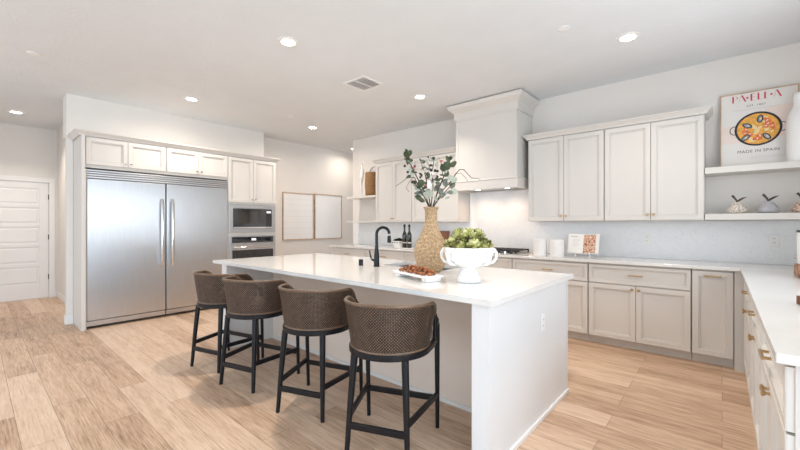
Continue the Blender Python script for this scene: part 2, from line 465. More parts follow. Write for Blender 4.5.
# ------------------------------------------------------------------ cabinets
DOOR = [(0, 0.0), (0, 0.018), (0.002, 0.022), (0.046, 0.022), (0.048, 0.012), (0.058, 0.014), (0.060, 0.003)]
DRAW = [(0, 0.0), (0, 0.018), (0.002, 0.022), (0.030, 0.022), (0.032, 0.012), (0.040, 0.014), (0.042, 0.003)]
def knob(par, mat, u, v, root, m='brass'):
    b = nb()
    lathe(b, [(0.006, 0), (0.006, 0.014), (0.013, 0.020), (0.0145, 0.025), (0.011, 0.029), (0.0, 0.030)], 16,
          mat @ Matrix.Translation((u, v, 0.020)))
    return obj('knob', b, M[m], par, smooth=True, off=root.location)
def pull(par, mat, u, v, root, ln=0.13):
    b = nb()
    for s in (-1, 1):
        lathe(b, [(0.006, 0), (0.006, 0.026)], 12, mat @ Matrix.Translation((u+s*ln*0.40, v, 0.020)))
    pts = [(u-ln/2, v, 0.046), (u+ln/2, v, 0.046)]
    tube(b, [mat @ Vector(p) for p in pts], 0.006, 10)
    return obj('bar_pull', b, M['brass'], par, smooth=True, off=root.location)
def cab(name, label, cat, mat, wd_, z0, z1, depth, fronts, toe=False, m='cab', group=None, hw='brass'):
    """fronts: (kind, u0, u1, v0, v1, hardware...)"""
    t = thing(name, label, cat, (mat @ Vector((wd_/2, 0, 0))), group=group)
    b = nb(); mbox(b, mat, 0, wd_, z0, z1, -depth, 0); obj('body', b, M[m], t, off=t.location)
    if toe:
        b = nb(); mbox(b, mat, 0, wd_, 0, z0, -depth, -0.055); obj('toe_kick', b, M[m], t, off=t.location)
    for fr in fronts:
        b = nb()
        panel(b, mat, fr[1], fr[2], fr[3], fr[4], DRAW if fr[0] == 'drawer' else DOOR)
        p = obj(fr[0], b, M[m], t, off=t.location)
        for h in fr[5:]:
            if h[0] == 'knob': knob(p, mat, h[1], h[2], t, hw)
            else: pull(p, mat, h[1], h[2], t)
    return t
g = 0.004
def base_cab(mat, wd_, label, name='base_cabinet', group=None, two=True, depth=0.58):
    c = wd_/2
    fr = [('drawer', g, wd_-g, 0.672, 0.866, ('pull', c, 0.772))]
    fr += [('door', g, c-g/2, 0.092, 0.662, ('knob', c-0.030, 0.628)), ('door', c+g/2, wd_-g, 0.092, 0.662, ('knob', c+0.030, 0.628))]
    return cab(name, label, 'cabinet', mat, wd_, 0.085, 0.882, depth, fr, toe=True, group=group)
YF = 4.468
def RF(x): return frame((x, YF, 0), (1, 0, 0), (0, -1, 0))
base_cab(RF(-5.55), 0.885, 'greige base cabinet below the bird figurine shelf, at the passage end of the range wall')
base_cab(RF(-4.66), 0.885, 'greige base cabinet under the white bowl and dark bottles')
base_cab(RF(-3.77), 0.885, 'greige base cabinet under the walnut board, mostly behind the woven vase')
base_cab(RF(-2.88), 0.885, 'greige base cabinet under the gas cooktop')
base_cab(RF(-1.99), 0.872, 'greige base cabinet under the white canisters, beside the island end')
base_cab(RF(-1.113), 0.892, 'wide greige base cabinet with one drawer and two full doors, below the cookbook')
cab('pullout_cabinet', 'narrow tall-door greige base cabinet with a brass pull on top, at the counter corner', 'cabinet', RF(-0.216), 0.296, 0.085, 0.882, 0.58,
    [('door', g, 0.293, 0.092, 0.866, ('pull', 0.150, 0.826))], toe=True)
b = nb(); box(b, 0.083, 0.163, 4.448, 4.55, 0.0, 0.882)
tag(obj('corner_filler', b, M['cab']), 'plain greige filler strip where the two cabinet runs meet in the corner', 'filler panel')
XR = 0.165
def EF(y): return frame((XR, y, 0), (0, -1, 0), (-1, 0, 0))
for y, wd_, lab in ((4.35, 0.885, 'greige cabinet of the side counter set deepest in the corner, brass pull and knobs'),
                   (3.46, 0.885, 'greige cabinet in the middle of the side counter run, brass ring pull on its drawer'),
                   (2.57, 0.965, 'greige cabinet at the open end of the side counter, its side panel facing the room')):
    t = base_cab(EF(y), wd_, lab, depth=0.60)
    for ch in list(t.children):
        if ch.name.startswith('toe_kick'): bpy.data.objects.remove(ch)
    b = nb(); mbox(b, EF(y), 0, wd_, 0, 0.085, -0.60, 0.0); mbox(b, EF(y), 0, wd_, 0, 0.07, 0.0, 0.010)
    obj('base_board', b, M['trimw'], t, off=t.location)
# upper cabinets
YU = 4.758
def UF(x): return frame((x, YU, 0), (1, 0, 0), (0, -1, 0))
def upper(x, wd_, label):
    c = wd_/2
    return cab('wall_cabinet', label, 'cabinet', UF(x), wd_, 1.338, 2.392, YW-YU-0.002,
        [('door', g, c-g/2, 1.345, 2.380, ('knob', c-0.027, 1.405)), ('door', c+g/2, wd_-g, 1.345, 2.380, ('knob', c+0.027, 1.405))])
upper(-1.905, 0.885, 'pale greige two-door wall cabinet next to the range hood, above the canisters and cookbook')
upper(-1.017, 0.885, 'pale greige two-door wall cabinet beside the shelf with the food poster')
upper(-4.690, 0.835, 'pale greige two-door wall cabinet beside the basket shelf')
upper(-3.852, 0.890, 'pale greige two-door wall cabinet behind the tall woven vase and branches')
CR = [(2.384, 0.0), (2.384, 0.022), (2.394, 0.024), (2.404, 0.030), (2.432, 0.058), (2.434, 0.064), (2.446, 0.064)]
b = nb(); stack(b, -1.905, -0.132, YU-0.002, YW-0.002, [(z+0.0085, o) for z, o in CR], 'swe'); tag(obj('crown_molding', b, M['cab']), 'pale crown molding topping the wall cabinets between hood and poster shelf', 'molding')
b = nb(); stack(b, -4.690, -2.962, YU-0.002, YW-0.002, [(z+0.0085, o) for z, o in CR], 'sw'); tag(obj('crown_molding', b, M['cab']), 'pale crown molding topping the wall cabinets behind the tall vase', 'molding')
# fridge wall cabinetry
XF = -5.93
def FF(y): return frame((XF, y, 0), (0, 1, 0), (1, 0, 0))
b = nb(); box(b, -6.422, -5.872, 0.874, 0.908, 0, 2.39); box(b, XF-0.1, -5.90, 0.9085, 0.925, 0, 1.985)
t = tag(obj('refrigerator_side_panel', b, M['cab'], bevel=0.002), 'tall pale panel closing the side of the steel refrigerators', 'panel')
def over(y, wd_, label):
    c = wd_/2
    cab('overhead_cabinet', label, 'cabinet', FF(y), wd_, 2.005, 2.392, 0.48,
        [('door', 0.012, c-0.002, 2.045, 2.380, ('knob', c-0.030, 2.085)), ('door', c+0.002, wd_-0.004, 2.045, 2.380, ('knob', c+0.030, 2.085))], hw='nickel')
over(0.910, 0.880, 'short two-door cabinet above the refrigerator beside the hall wall')
over(1.793, 0.866, 'short two-door cabinet above the refrigerator beside the ovens')
t = cab('oven_cabinet', 'tall pale oven cabinet with two upper doors over microwave and wall oven', 'cabinet', FF(2.662), 0.838, 0.0, 2.392, 0.48,
    [('door', 0.006, 0.416, 1.662, 2.380, ('knob', 0.388, 1.715)), ('door', 0.421, 0.832, 1.662, 2.380, ('knob', 0.450, 1.715)), ('drawer', 0.006, 0.832, 0.10, 0.34)], hw='nickel')
b = nb(); stack(b, -6.42, XF+0.002, 0.874, 3.500, [(z+0.0085, o) for z, o in CR], 'sen')
tag(obj('crown_molding', b, M['cab']), 'pale crown molding running above the refrigerators and ovens', 'molding')

# ------------------------------------------------------------------ refrigerators
def fridge(y0, y1, label, hy):
    t = thing('refrigerator', label, 'refrigerator', (XF, (y0+y1)/2, 0))
    b = nb(); box(b, -6.45, XF-0.03, y0, y1, 0.02, 1.868); obj('body', b, M['darkgap'], t, off=t.location)
    b = nb(); box(b, XF-0.028, XF+0.022, y0+0.004, y1-0.004, 0.105, 1.868); obj('door', b, M['steel'], t, bevel=0.004, off=t.location)
    dr = t.children[-1]
    b = nb()
    tube(b, [(XF+0.022, hy, 0.76), (XF+0.062, hy, 0.735), (XF+0.078, hy, 0.80), (XF+0.084, hy, 1.19), (XF+0.078, hy, 1.58), (XF+0.062, hy, 1.645), (XF+0.022, hy, 1.62)],
         [0.013, 0.017, 0.020, 0.021, 0.020, 0.017, 0.013], 14)
    obj('handle', b, M['chrome'], dr, smooth=True, off=t.location)
    b = nb(); box(b, XF-0.028, XF+0.006, y0+0.004, y1-0.004, 0.035, 0.095); obj('kick_plate', b, M['steel'], t, bevel=0.002, off=t.location)
    return t
t1 = fridge(0.928, 1.789, 'stainless steel refrigerator column beside the tall side panel', 1.735)
t2 = fridge(1.795, 2.656, 'stainless steel refrigerator column beside the wall ovens', 1.862)
t = thing('vent_grille', 'steel louvered vent grille running across the top of both refrigerators', 'grille', (XF, 1.792, 1.875))
b = nb(); box(b, XF-0.03, XF-0.004, 0.928, 2.656, 1.872, 1.990); obj('backing', b, M['darkgap'], t, off=t.location)
for k in range(4):
    z = 1.875 + k*0.0285
    b = nb()
    box(b, XF-0.004, XF+0.018, 0.928, 2.656, z, z+0.024)
    obj('louver', b, M['steel'], t, bevel=0.004, off=t.location)
# microwave
t = thing('microwave', 'built-in stainless microwave with dark glass door above the wall oven', 'microwave', (XF, 3.081, 1.165))
b = nb(); panel(b, FF(2.662), 0.014, 0.824, 1.168, 1.628, [(0, 0.0005), (0, 0.016), (0.003, 0.020), (0.062, 0.020), (0.070, 0.010)]); obj('trim_kit', b, M['steel'], t, off=t.location)
b = nb(); mbox(b, FF(2.662), 0.085, 0.755, 1.250, 1.555, 0.010, 0.022); obj('door', b, M['glassblack'], t, bevel=0.002, off=t.location)
b = nb(); mbox(b, FF(2.662), 0.085, 0.755, 1.236, 1.262, 0.021, 0.036); obj('handle', b, M['chrome'], t, bevel=0.003, off=t.location)
b = nb(); mbox(b, FF(2.662), 0.645, 0.745, 1.275, 1.545, 0.0215, 0.0235)
for r_ in range(5):
    for c_ in range(3): mbox(b, FF(2.662), 0.658+c_*0.027, 0.678+c_*0.027, 1.295+r_*0.036, 1.318+r_*0.036, 0.0235, 0.0245)
obj('control_panel', b, M['darkgap'], t, off=t.location)
b = nb(); mbox(b, FF(2.662), 0.655, 0.735, 1.495, 1.530, 0.0236, 0.0245); obj('display', b, M['display'], t, off=t.location)
# wall oven
t = thing('wall_oven', 'built-in stainless wall oven with dark window and steel handle below the microwave', 'oven', (XF, 3.081, 0.36))
b = nb(); mbox(b, FF(2.662), 0.014, 0.824, 0.360, 1.118, 0.0005, 0.008); obj('trim', b, M['steel'], t, off=t.location)
b = nb(); mbox(b, FF(2.662), 0.030, 0.808, 0.990, 1.112, 0.008, 0.022); obj('control_panel', b, M['steel'], t, bevel=0.002, off=t.location)
cp = t.children[-1]
b = nb(); mbox(b, FF(2.662), 0.060, 0.778, 1.003, 1.098, 0.0222, 0.0235); obj('control_glass', b, M['glassblack'], cp, off=t.location)
b = nb(); mbox(b, FF(2.662), 0.385, 0.465, 1.035, 1.075, 0.0236, 0.0242); obj('display', b, M['display'], cp, off=t.location)
b = nb(); panel(b, FF(2.662), 0.030, 0.808, 0.375, 0.978, [(0, 0.008), (0, 0.024), (0.002, 0.027), (0.042, 0.027), (0.046, 0.022)]); obj('door', b, M['steel'], t, off=t.location)
dr = t.children[-1]
b = nb(); mbox(b, FF(2.662), 0.062, 0.776, 0.46, 0.885, 0.0225, 0.0285); obj('window', b, M['glassblack'], dr, off=t.location)
b = nb(); tube(b, [FF(2.662) @ Vector((u, 0.930, 0.062)) for u in (0.07, 0.77)], 0.012, 12)
for u in (0.10, 0.74): mbox(b, FF(2.662), u-0.012, u+0.012, 0.918, 0.942, 0.026, 0.056)
obj('handle', b, M['chrome'], dr, smooth=True, off=t.location)

# ------------------------------------------------------------------ counters and backsplash
b = nb()
box(b, -5.60, XE-0.002, 4.418, YW-0.014, 0.884, 0.914); box(b, 0.12, XE-0.002, 1.56, 4.418, 0.884, 0.914)
tag(obj('countertop', b, M['quartz'], bevel=0.003), 'white quartz L-shaped countertop along the range wall and side run', 'countertop')
b = nb(); box(b, -5.62, XE-0.002, YW-0.013, YW-0.001, 0.915, 1.337); box(b, -2.955, -1.912, YW-0.013, YW-0.001, 1.337, 1.79)
tag(obj('backsplash', b, M['splash']), 'pale veined quartz backsplash behind the counter and cooktop', 'backsplash')

# ------------------------------------------------------------------ range hood
t = thing('range_hood', 'tall boxy pale range hood reaching the ceiling over the cooktop', 'range hood', (-2.435, 4.82, 1.775))
HX0, HX1, HY = -2.89, -1.98, 4.565
b = nb(); box(b, HX0, HX1, HY, YW-0.002, 1.905, 2.80); obj('chimney', b, M['cab'], t, off=t.location)
HF = frame((HX0, HY, 0), (1, 0, 0), (0, -1, 0))
b = nb()
mbox(b, HF, 0, 0.035, 1.905, 2.80, 0, 0.008); mbox(b, HF, 0.875, 0.91, 1.905, 2.80, 0, 0.008); mbox(b, HF, 0.035, 0.875, 2.765, 2.80, 0, 0.008)
obj('face_trim', b, M['cab'], t, bevel=0.002, off=t.location)
b = nb(); stack(b, HX0, HX1, HY, YW-0.002, [(2.775, 0.0), (2.775, 0.016), (2.790, 0.018), (2.795, 0.022), (2.875, 0.022), (2.885, 0.030), (2.895, 0.040), (2.935, 0.085), (2.955, 0.092), (2.965, 0.098), (2.985, 0.098)], 'swe')
obj('crown', b, M['cab'], t, off=t.location)
b = nb()
for x0, x1, y0, y1 in ((HX0-0.012, HX1+0.012, HY-0.014, HY+0.03), (HX0-0.012, HX0+0.03, HY+0.03, YW-0.014), (HX1-0.03, HX1+0.012, HY+0.03, YW-0.014)):
    box(b, x0, x1, y0, y1, 1.778, 1.904)
obj('apron', b, M['cab'], t, bevel=0.002, off=t.location)
b = nb(); stack(b, HX0, HX1, HY, YW-0.016, [(1.893, 0.0), (1.893, 0.018), (1.905, 0.024), (1.918, 0.016), (1.918, 0.0)], 'swe'); obj('ledge', b, M['cab'], t, off=t.location)
b = nb(); box(b, HX0+0.031, HX1-0.031, HY+0.031, YW-0.02, 1.800, 1.86); obj('liner', b, M['steel'], t, off=t.location)
for x in (-2.66, -2.21):
    b = nb(); lathe(b, [(0.032, 1.796), (0.032, 1.80)], 20, Matrix.Translation((x, 4.78, 0))); obj('hood_lamp', b, M['lamp'], t, off=t.location)
    l = bpy.data.lights.new('hood_lamp_light', 'SPOT'); l.energy = 4.6; l.color = (1.0, 0.70, 0.46); l.spot_size = R(155); l.spot_blend = 1.0; l.shadow_soft_size = 0.03
    lo = bpy.data.objects.new('hood_lamp_light', l); C.objects.link(lo); lo.location = (x, 4.80, 1.785)

# ------------------------------------------------------------------ shelves
def shelf(x0, x1, z0, z1, label):
    b = nb(); box(b, x0, x1, 4.738, YW-0.001, z0, z1)
    tag(obj('wall_shelf', b, M['cab'], bevel=0.002), label, 'shelf')
shelf(-0.128, XE-0.002, 1.797, 1.857, 'thick pale wall shelf holding the food poster and white vase')
shelf(-0.128, XE-0.002, 1.342, 1.402, 'thick pale wall shelf holding the ornamental pears')
shelf(-5.46, -4.692, 1.795, 1.831, 'pale wall shelf holding the basket and white crane figurine')
shelf(-5.46, -4.692, 1.338, 1.372, 'empty pale wall shelf under the basket shelf')

# ------------------------------------------------------------------ island
t = thing('kitchen_island', 'long white kitchen island with deep seating overhang and panelled ends', 'island', (-2.5, 2.6, 0))
b = nb(); box(b, -3.89, -1.005, 2.265, 3.00, 0.0, 0.66); box(b, -3.89, -1.005, 2.265, 2.50, 0.66, 0.884)
box(b, -3.89, -2.50, 2.50, 3.00, 0.66, 0.884); box(b, -1.70, -1.005, 2.50, 3.00, 0.66, 0.884)
obj('body', b, M['taupe'], t, off=t.location)
b = nb(); box(b, -1.003, -0.908, 1.735, 3.02, 0.0, 0.884); e1 = obj('end_panel', b, M['island'], t, off=t.location, bevel=0.002)
b = nb(); box(b, -0.9075, -0.902, 1.735, 1.755, 0.0, 0.884); box(b, -0.9075, -0.902, 3.0, 3.02, 0.0, 0.884); obj('corner_trim', b, M['island'], e1, off=t.location)
b = nb(); box(b, -4.00, -3.892, 1.735, 3.02, 0.0, 0.884); obj('end_panel', b, M['island'], t, off=t.location, bevel=0.002)
b = nb(); box(b, -0.908, -0.893, 1.735, 3.035, 0, 0.03); box(b, -3.89, -1.005, 2.252, 2.264, 0, 0.03)
obj('shoe_molding', b, M['trimw'], t, bevel=0.003, off=t.location)
# island top with a hole for the sink
IX0, IX1, IY0, IY1 = -4.14, -0.865, 1.70, 3.045
SX0, SX1, SY0, SY1 = -2.44, -1.76, 2.56, 2.945
b = nb()
for x0, x1, y0, y1 in ((IX0, IX1, IY0, SY0), (IX0, IX1, SY1, IY1), (IX0, SX0, SY0, SY1), (SX1, IX1, SY0, SY1)):
    box(b, x0, x1, y0, y1, 0.884, 0.914)
bmesh.ops.remove_doubles(b, verts=b.verts, dist=0.0001)
tag(obj('island_countertop', b, M['quartz']), 'glossy white quartz slab topping the island', 'countertop')
t = thing('sink', 'undermount sink set into the island beside the black faucet', 'sink', (-2.1, 2.75, 0.68))
b = nb()
box(b, SX0-0.01, SX1+0.01, SY0-0.01, SY1+0.01, 0.672, 0.680)
for x0, x1, y0, y1 in ((SX0-0.01, SX1+0.01, SY0-0.012, SY0-0.001), (SX0-0.01, SX1+0.01, SY1+0.001, SY1+0.012), (SX0-0.012, SX0-0.001, SY0, SY1), (SX1+0.001, SX1+0.012, SY0, SY1)):
    box(b, x0, x1, y0, y1, 0.68, 0.8838)
obj('basin', b, M['steel_dark'], t, off=t.location)
b = nb(); lathe(b, [(0.045, 0.6802), (0.045, 0.684), (0.02, 0.683)], 24, Matrix.Translation((-2.1, 2.75, 0))); obj('drain', b, M['chrome'], t, smooth=True, off=t.location)
# faucet
t = thing('faucet', 'matte black gooseneck faucet standing on the island by the sink', 'faucet', (-2.385, 2.425, 0.914))
b = nb(); lathe(b, [(0.030, 0), (0.030, 0.006), (0.026, 0.012), (0.024, 0.10), (0.0165, 0.17), (0.0155, 0.19)], 24); obj('base', b, M['black'], t, smooth=True)
b = nb(); pts = [(0, 0, 0.18), (0, 0, 0.28)]
dx, dy = 0.5, 0.866
for k in range(13):
    a = PI*k/12; rr = 0.060
    pts.append((dx*(rr-rr*math.cos(a)), dy*(rr-rr*math.cos(a)), 0.297 + rr*math.sin(a)))
tube(b, pts, 0.0135, 14); obj('spout', b, M['black'], t, smooth=True)
b = nb(); lathe(b, [(0.0, 0.0), (0.017, 0.0), (0.0185, 0.02), (0.016, 0.055), (0.0135, 0.066)], 18, Matrix.Translation((dx*0.120, dy*0.120, 0.215))); obj('spray_head', b, M['black'], t, smooth=True)
b = nb(); tube(b, [(0, 0, 0.055), (-0.035, -0.012, 0.058), (-0.052, -0.018, 0.066)], [0.014, 0.013, 0.009], 12); tube(b, [(-0.048, -0.016, 0.06), (-0.060, -0.022, 0.10), (-0.068, -0.025, 0.145)], [0.008, 0.007, 0.006], 10)
obj('lever', b, M['black'], t, smooth=True)
b = nb(); lathe(b, [(0.021, 0), (0.021, 0.052), (0.018, 0.057), (0.0, 0.057)], 24, Matrix.Translation((-2.557, 2.39, 0.914)))
tag(obj('air_switch_cap', b, M['black'], smooth=True), 'short black cylinder on the island beside the faucet base', 'faucet accessory')

# ------------------------------------------------------------------ bar stools
def arc_pt(th, r, fx=1.0):
    return (r*math.sin(th)*fx, -r*math.cos(th))
def make_stool():
    t = thing('bar_stool', '', 'stool')
    NS = 44
    # horseshoe back of cane
    b = nb(); uvl = b.loops.layers.uv.new('UVMap')
    TH = R(112)
    rows_ = 8; th = 0.012
    def P(i, j, inner):
        a = -TH + 2*TH*i/NS
        f = j/rows_
        edge = max(0.0, (abs(a) - R(84))/(TH - R(84)))
        top = 0.858 - 0.012*min(1.0, abs(a)/R(84)) - 0.10*edge**1.6
        z = 0.588 + (top - 0.588)*f
        r = 0.236 + 0.036*f - (th if inner else 0)
        return Vector((r*math.sin(a), -r*math.cos(a) + 0.01*f*0, z)), (a*0.25, z)
    for inner in (False, True):
        gv = [[None]*(rows_+1) for _ in range(NS+1)]
        uv = {}
        for i in range(NS+1):
            for j in range(rows_+1):
                p, q = P(i, j, inner); v = b.verts.new(p); gv[i][j] = v; uv[v] = q
        for i in range(NS):
            for j in range(rows_):
                f = b.faces.new((gv[i][j], gv[i+1][j], gv[i+1][j+1], gv[i][j+1]))
                for lp in f.loops: lp[uvl].uv = uv[lp.vert]
    obj('back', b, M['cane'], t, smooth='all', recalc=False)
    # rolled rim and frame
    b = nb()
    pts = [P(i, rows_, False)[0]*0.985 + Vector((0, 0, 0.842*0.0)) for i in range(NS+1)]
    pts = [Vector((p.x, p.y, P(i, rows_, False)[0].z)) for i, p in enumerate(pts)]
    tube(b, pts, 0.0105, 10); obj('top_rim', b, M['rim'], t, smooth=True)
    b = nb()
    pts = [Vector((P(i, 0, False)[0].x*0.99, P(i, 0, False)[0].y*0.99, 0.592)) for i in range(NS+1)]
    tube(b, pts, 0.009, 8); obj('lower_rim', b, M['rim'], t, smooth=True)
    # seat frame ring: D shape
    outl = [arc_pt(R(-90) + R(180)*k/24, 0.247) for k in range(25)]
    outl = [(x, y) for x, y in outl] + [(0.252, 0.10), (0.248, 0.19), (0.215, 0.222), (0, 0.228), (-0.215, 0.222), (-0.248, 0.19), (-0.252, 0.10)]
    b = nb()
    lo = [b.verts.new((x, y, 0.552)) for x, y in outl]; hi = [b.verts.new((x, y, 0.588)) for x, y in outl]
    n = len(outl)
    for i in range(n): b.faces.new((lo[i], lo[(i+1) % n], hi[(i+1) % n], hi[i]))
    b.faces.new(lo[::-1]); b.faces.new(hi)
    obj('seat_frame', b, M['blackwood'], t, smooth=True, bevel=0.006)
    b = nb()
    sc = [(0.90, 0.589), (0.905, 0.61), (0.89, 0.638), (0.84, 0.652), (0.5, 0.660)]
    rings = [[b.verts.new((x*s_, y*s_ if y < 0 else y*min(s_, 0.96), z)) for x, y in outl] for s_, z in sc]
    for r0, r1 in zip(rings, rings[1:]):
        for i in range(n): b.faces.new((r0[i], r0[(i+1) % n], r1[(i+1) % n], r1[i]))
    b.faces.new(rings[-1]); b.faces.new(rings[0][::-1])
    obj('seat_cushion', b, M['cushion'], t, smooth=True)
    feet = {}
    for sx in (-1, 1):
        # rear leg under the back
        b = nb(); tube(b, [(sx*0.180, -0.222, 0.0), (sx*0.166, -0.200, 0.30), (sx*0.152, -0.178, 0.556)], [0.0135, 0.018, 0.021], 12); obj('leg', b, M['blackwood'], t, smooth=True)
        # front leg runs on up as the arm post
        b = nb(); tube(b, [(sx*0.238, 0.222, 0.0), (sx*0.240, 0.208, 0.40), (sx*0.241, 0.200, 0.58), (sx*0.243, 0.192, 0.665)], [0.0125, 0.0155, 0.017, 0.016], 12); obj('leg', b, M['blackwood'], t, smooth=True)
        # arm: from the back's end down to the post
        e = P(NS if sx > 0 else 0, rows_, False)[0]
        b = nb(); tube(b, [(e.x, e.y-0.004, e.z-0.15), (e.x, e.y, e.z-0.05), (e.x*0.995, e.y, e.z+0.006)], 0.013, 10)
        tube(b, [(e.x, e.y, e.z-0.01), (e.x+sx*0.004, e.y+0.03, e.z-0.035), (sx*0.246, 0.145, 0.690), (sx*0.244, 0.192, 0.672), (sx*0.243, 0.195, 0.652)], [0.013, 0.014, 0.015, 0.016, 0.016], 10)
        obj('arm', b, M['blackwood'], t, smooth=True)
        b = nb(); bar(b, (sx*0.171, -0.208, 0.215), (sx*0.239, 0.214, 0.215), 0.020, 0.034); obj('stretcher', b, M['blackwood'], t, bevel=0.003)
    b = nb(); bar(b, (-0.173, -0.212, 0.165), (0.173, -0.212, 0.165), 0.020, 0.036); obj('stretcher', b, M['blackwood'], t, bevel=0.003)
    b = nb(); bar(b, (-0.238, 0.216, 0.19), (0.238, 0.216, 0.19), 0.020, 0.036); obj('footrest', b, M['blackwood'], t, bevel=0.003)
    return t
M['rim'] = plain('dark_brown_rim', (0.145, 0.088, 0.054), 0.4, var=0.25, nscale=30)
st = make_stool()
spots = [(-1.512, 1.655, 22, 'cane-backed bar stool under the island end beside the white end panel, largest of the four'),
         (-2.225, 1.655, 20, 'cane-backed bar stool second from the white end panel, below the bead tray'),
         (-2.959, 1.588, 15, 'cane-backed bar stool second from the refrigerators, overlapping the stool behind it'),
         (-3.554, 1.583, 15, 'cane-backed bar stool standing nearest the refrigerators at the far island end')]
for i, (x, y, a, lab) in enumerate(spots):
    lab = lab.replace('nearest the', 'next to the')
    if i == 0:
        st.location = (x, y, 0); st.rotation_euler = (0, 0, R(a)); st['label'] = lab; st['group'] = 'bar stools along the island'
    else: dup(st, (x, y, 0), R(a), lab)

# ------------------------------------------------------------------ pictures, poster
XP = XL + 0.004
def picture(y0, y1, z0, z1, m, label):
    t = thing('framed_picture', label, 'picture', (XP, (y0+y1)/2, z0))
    F = frame((XP, y0, z0), (0, 1, 0), (1, 0, 0)); w_, h_ = y1-y0, z1-z0
    b = nb()
    for u0, u1, v0, v1 in ((0, w_, 0, 0.018), (0, w_, h_-0.018, h_), (0, 0.018, 0.018, h_-0.018), (w_-0.018, w_, 0.018, h_-0.018)):
        mbox(b, F, u0, u1, v0, v1, 0, 0.03)
    obj('frame', b, M['oak'], t, bevel=0.002, off=t.location)
    b = nb(); mbox(b, F, 0.018, w_-0.018, 0.018, h_-0.018, 0.004, 0.016); obj('print', b, m, t, off=t.location)
picture(4.105, 4.855, 0.985, 1.962, M['lined'], 'oak-framed white picture with faint horizontal lines, next to the ovens')
picture(4.880, 5.640, 0.985, 1.975, M['mat'], 'oak-framed plain white picture with glossy reflection, next to the passage')

PO = Matrix.Translation((-0.014, 4.985, 1.8575)) @ Matrix.Rotation(R(-4.8), 4, 'X') @ frame((0, 0, 0), (1, 0, 0), (0, -1, 0))
pt = thing('poster', 'white framed food poster with round rice pan illustration, leaning on the shelf', 'poster', (-0.014+0.27, 4.985, 1.8575))
PW, PH = 0.553, 0.752
b = nb()
for u0, u1, v0, v1 in ((0, PW, 0, 0.007), (0, PW, PH-0.007, PH), (0, 0.007, 0.007, PH-0.007), (PW-0.007, PW, 0.007, PH-0.007)): mbox(b, PO, u0, u1, v0, v1, 0, 0.022)
obj('frame', b, M['oak'], pt, off=pt.location)
b = nb(); mbox(b, PO, 0.007, PW-0.007, 0.007, PH-0.007, 0.004, 0.014); obj('paper', b, M['paper'], pt, off=pt.location)
mats = [M['peach'], M['panblack'], M['rice'], M['orange'], M['mussel'], M['lightink'], M['inklight'], M['paper']]
b = nb(); n0 = 0.0145
rnd = random.Random(3)
def blob(u0, u1, v0, v1, n, mi):
    pts = [(u0, v0), ((u0+u1)/2, v0-0.008), (u1, v0+0.01), (u1+0.006, (v0+v1)/2), (u1, v1), ((u0+u1)/2, v1+0.01), (u0, v1-0.008)]
    quad(b, PO, [(min(max(p[0], 0.012), PW-0.012), p[1]) for p in pts], n, mi)
blob(0.012, 0.20, 0.25, 0.42, n0, 0); blob(0.33, PW-0.02, 0.28, 0.575, n0, 0)
quad(b, PO, [(0.10, 0.575), (0.43, 0.575), (0.43, 0.5775), (0.10, 0.5775)], n0+0.0006, 6)
for v in (0.085, 0.100): quad(b, PO, [(0.22, v), (0.46, v), (0.46, v+0.0018), (0.22, v+0.0018)], n0+0.0006, 6)
cu, cv = 0.276, 0.372
for s_ in (-1, 1):
    hb = [(cu + s_*(0.168 + 0.034*math.cos(R(k*24))) , cv + s_*(-0.004) + 0.042*math.sin(R(k*24))) for k in range(15)]
    for (p, q) in zip(hb, hb[1:] + hb[:1]):
        dxx, dyy = q[0]-p[0], q[1]-p[1]; L_ = math.hypot(dxx, dyy) or 1; nx, ny = -dyy/L_*0.0035, dxx/L_*0.0035
        quad(b, PO, [(p[0]-nx, p[1]-ny), (q[0]-nx, q[1]-ny), (q[0]+nx, q[1]+ny), (p[0]+nx, p[1]+ny)], n0+0.0008, 1)
disc(b, PO, cu, cv, 0.168, 0.168, n0+0.0010, 56, 1)
disc(b, PO, cu, cv, 0.150, 0.150, n0+0.0014, 56, 2)
for k in range(16):
    a = rnd.uniform(0, 2*PI); r_ = rnd.uniform(0.01, 0.12)
    disc(b, PO, cu+r_*math.cos(a), cv+r_*math.sin(a), rnd.uniform(0.012, 0.03), rnd.uniform(0.008, 0.018), n0+0.0017+k*0.00001, 16, 5, rnd.uniform(0, 3))
for a0, r0 in ((30, 0.085), (8, 0.105), (48, 0.10), (200, 0.10), (178, 0.085), (218, 0.075), (268, 0.10), (282, 0.075), (20, 0.06)):
    for k in range(5):
        a = R(a0 + k*7 - 14)
        disc(b, PO, cu+r0*math.cos(a), cv+r0*math.sin(a), 0.017, 0.010, n0+0.0020+k*0.00001, 14, 3, a)
    disc(b, PO, cu+r0*math.cos(R(a0))*0.97, cv+r0*math.sin(R(a0))*0.97, 0.011, 0.005, n0+0.0022, 12, 7, R(a0))
for a0, r0 in ((152, 0.085), (80, 0.095), (222, 0.118), (306, 0.105)):
    a = R(a0); x, y = cu+r0*math.cos(a), cv+r0*math.sin(a)
    disc(b, PO, x, y, 0.040, 0.023, n0+0.0024, 20, 1, a)
    disc(b, PO, x, y, 0.031, 0.014, n0+0.0027, 20, 4, a)
    disc(b, PO, x+0.004, y, 0.014, 0.007, n0+0.0029, 14, 5, a)
for k in range(26):
    a = rnd.uniform(0, 2*PI); r_ = rnd.uniform(0.03, 0.14)
    disc(b, PO, cu+r_*math.cos(a), cv+r_*math.sin(a), 0.004, 0.0025, n0+0.0030, 8, 1 if k % 3 else 7, a)
obj('pan_illustration', b, mats, pt, off=pt.location, recalc=False)
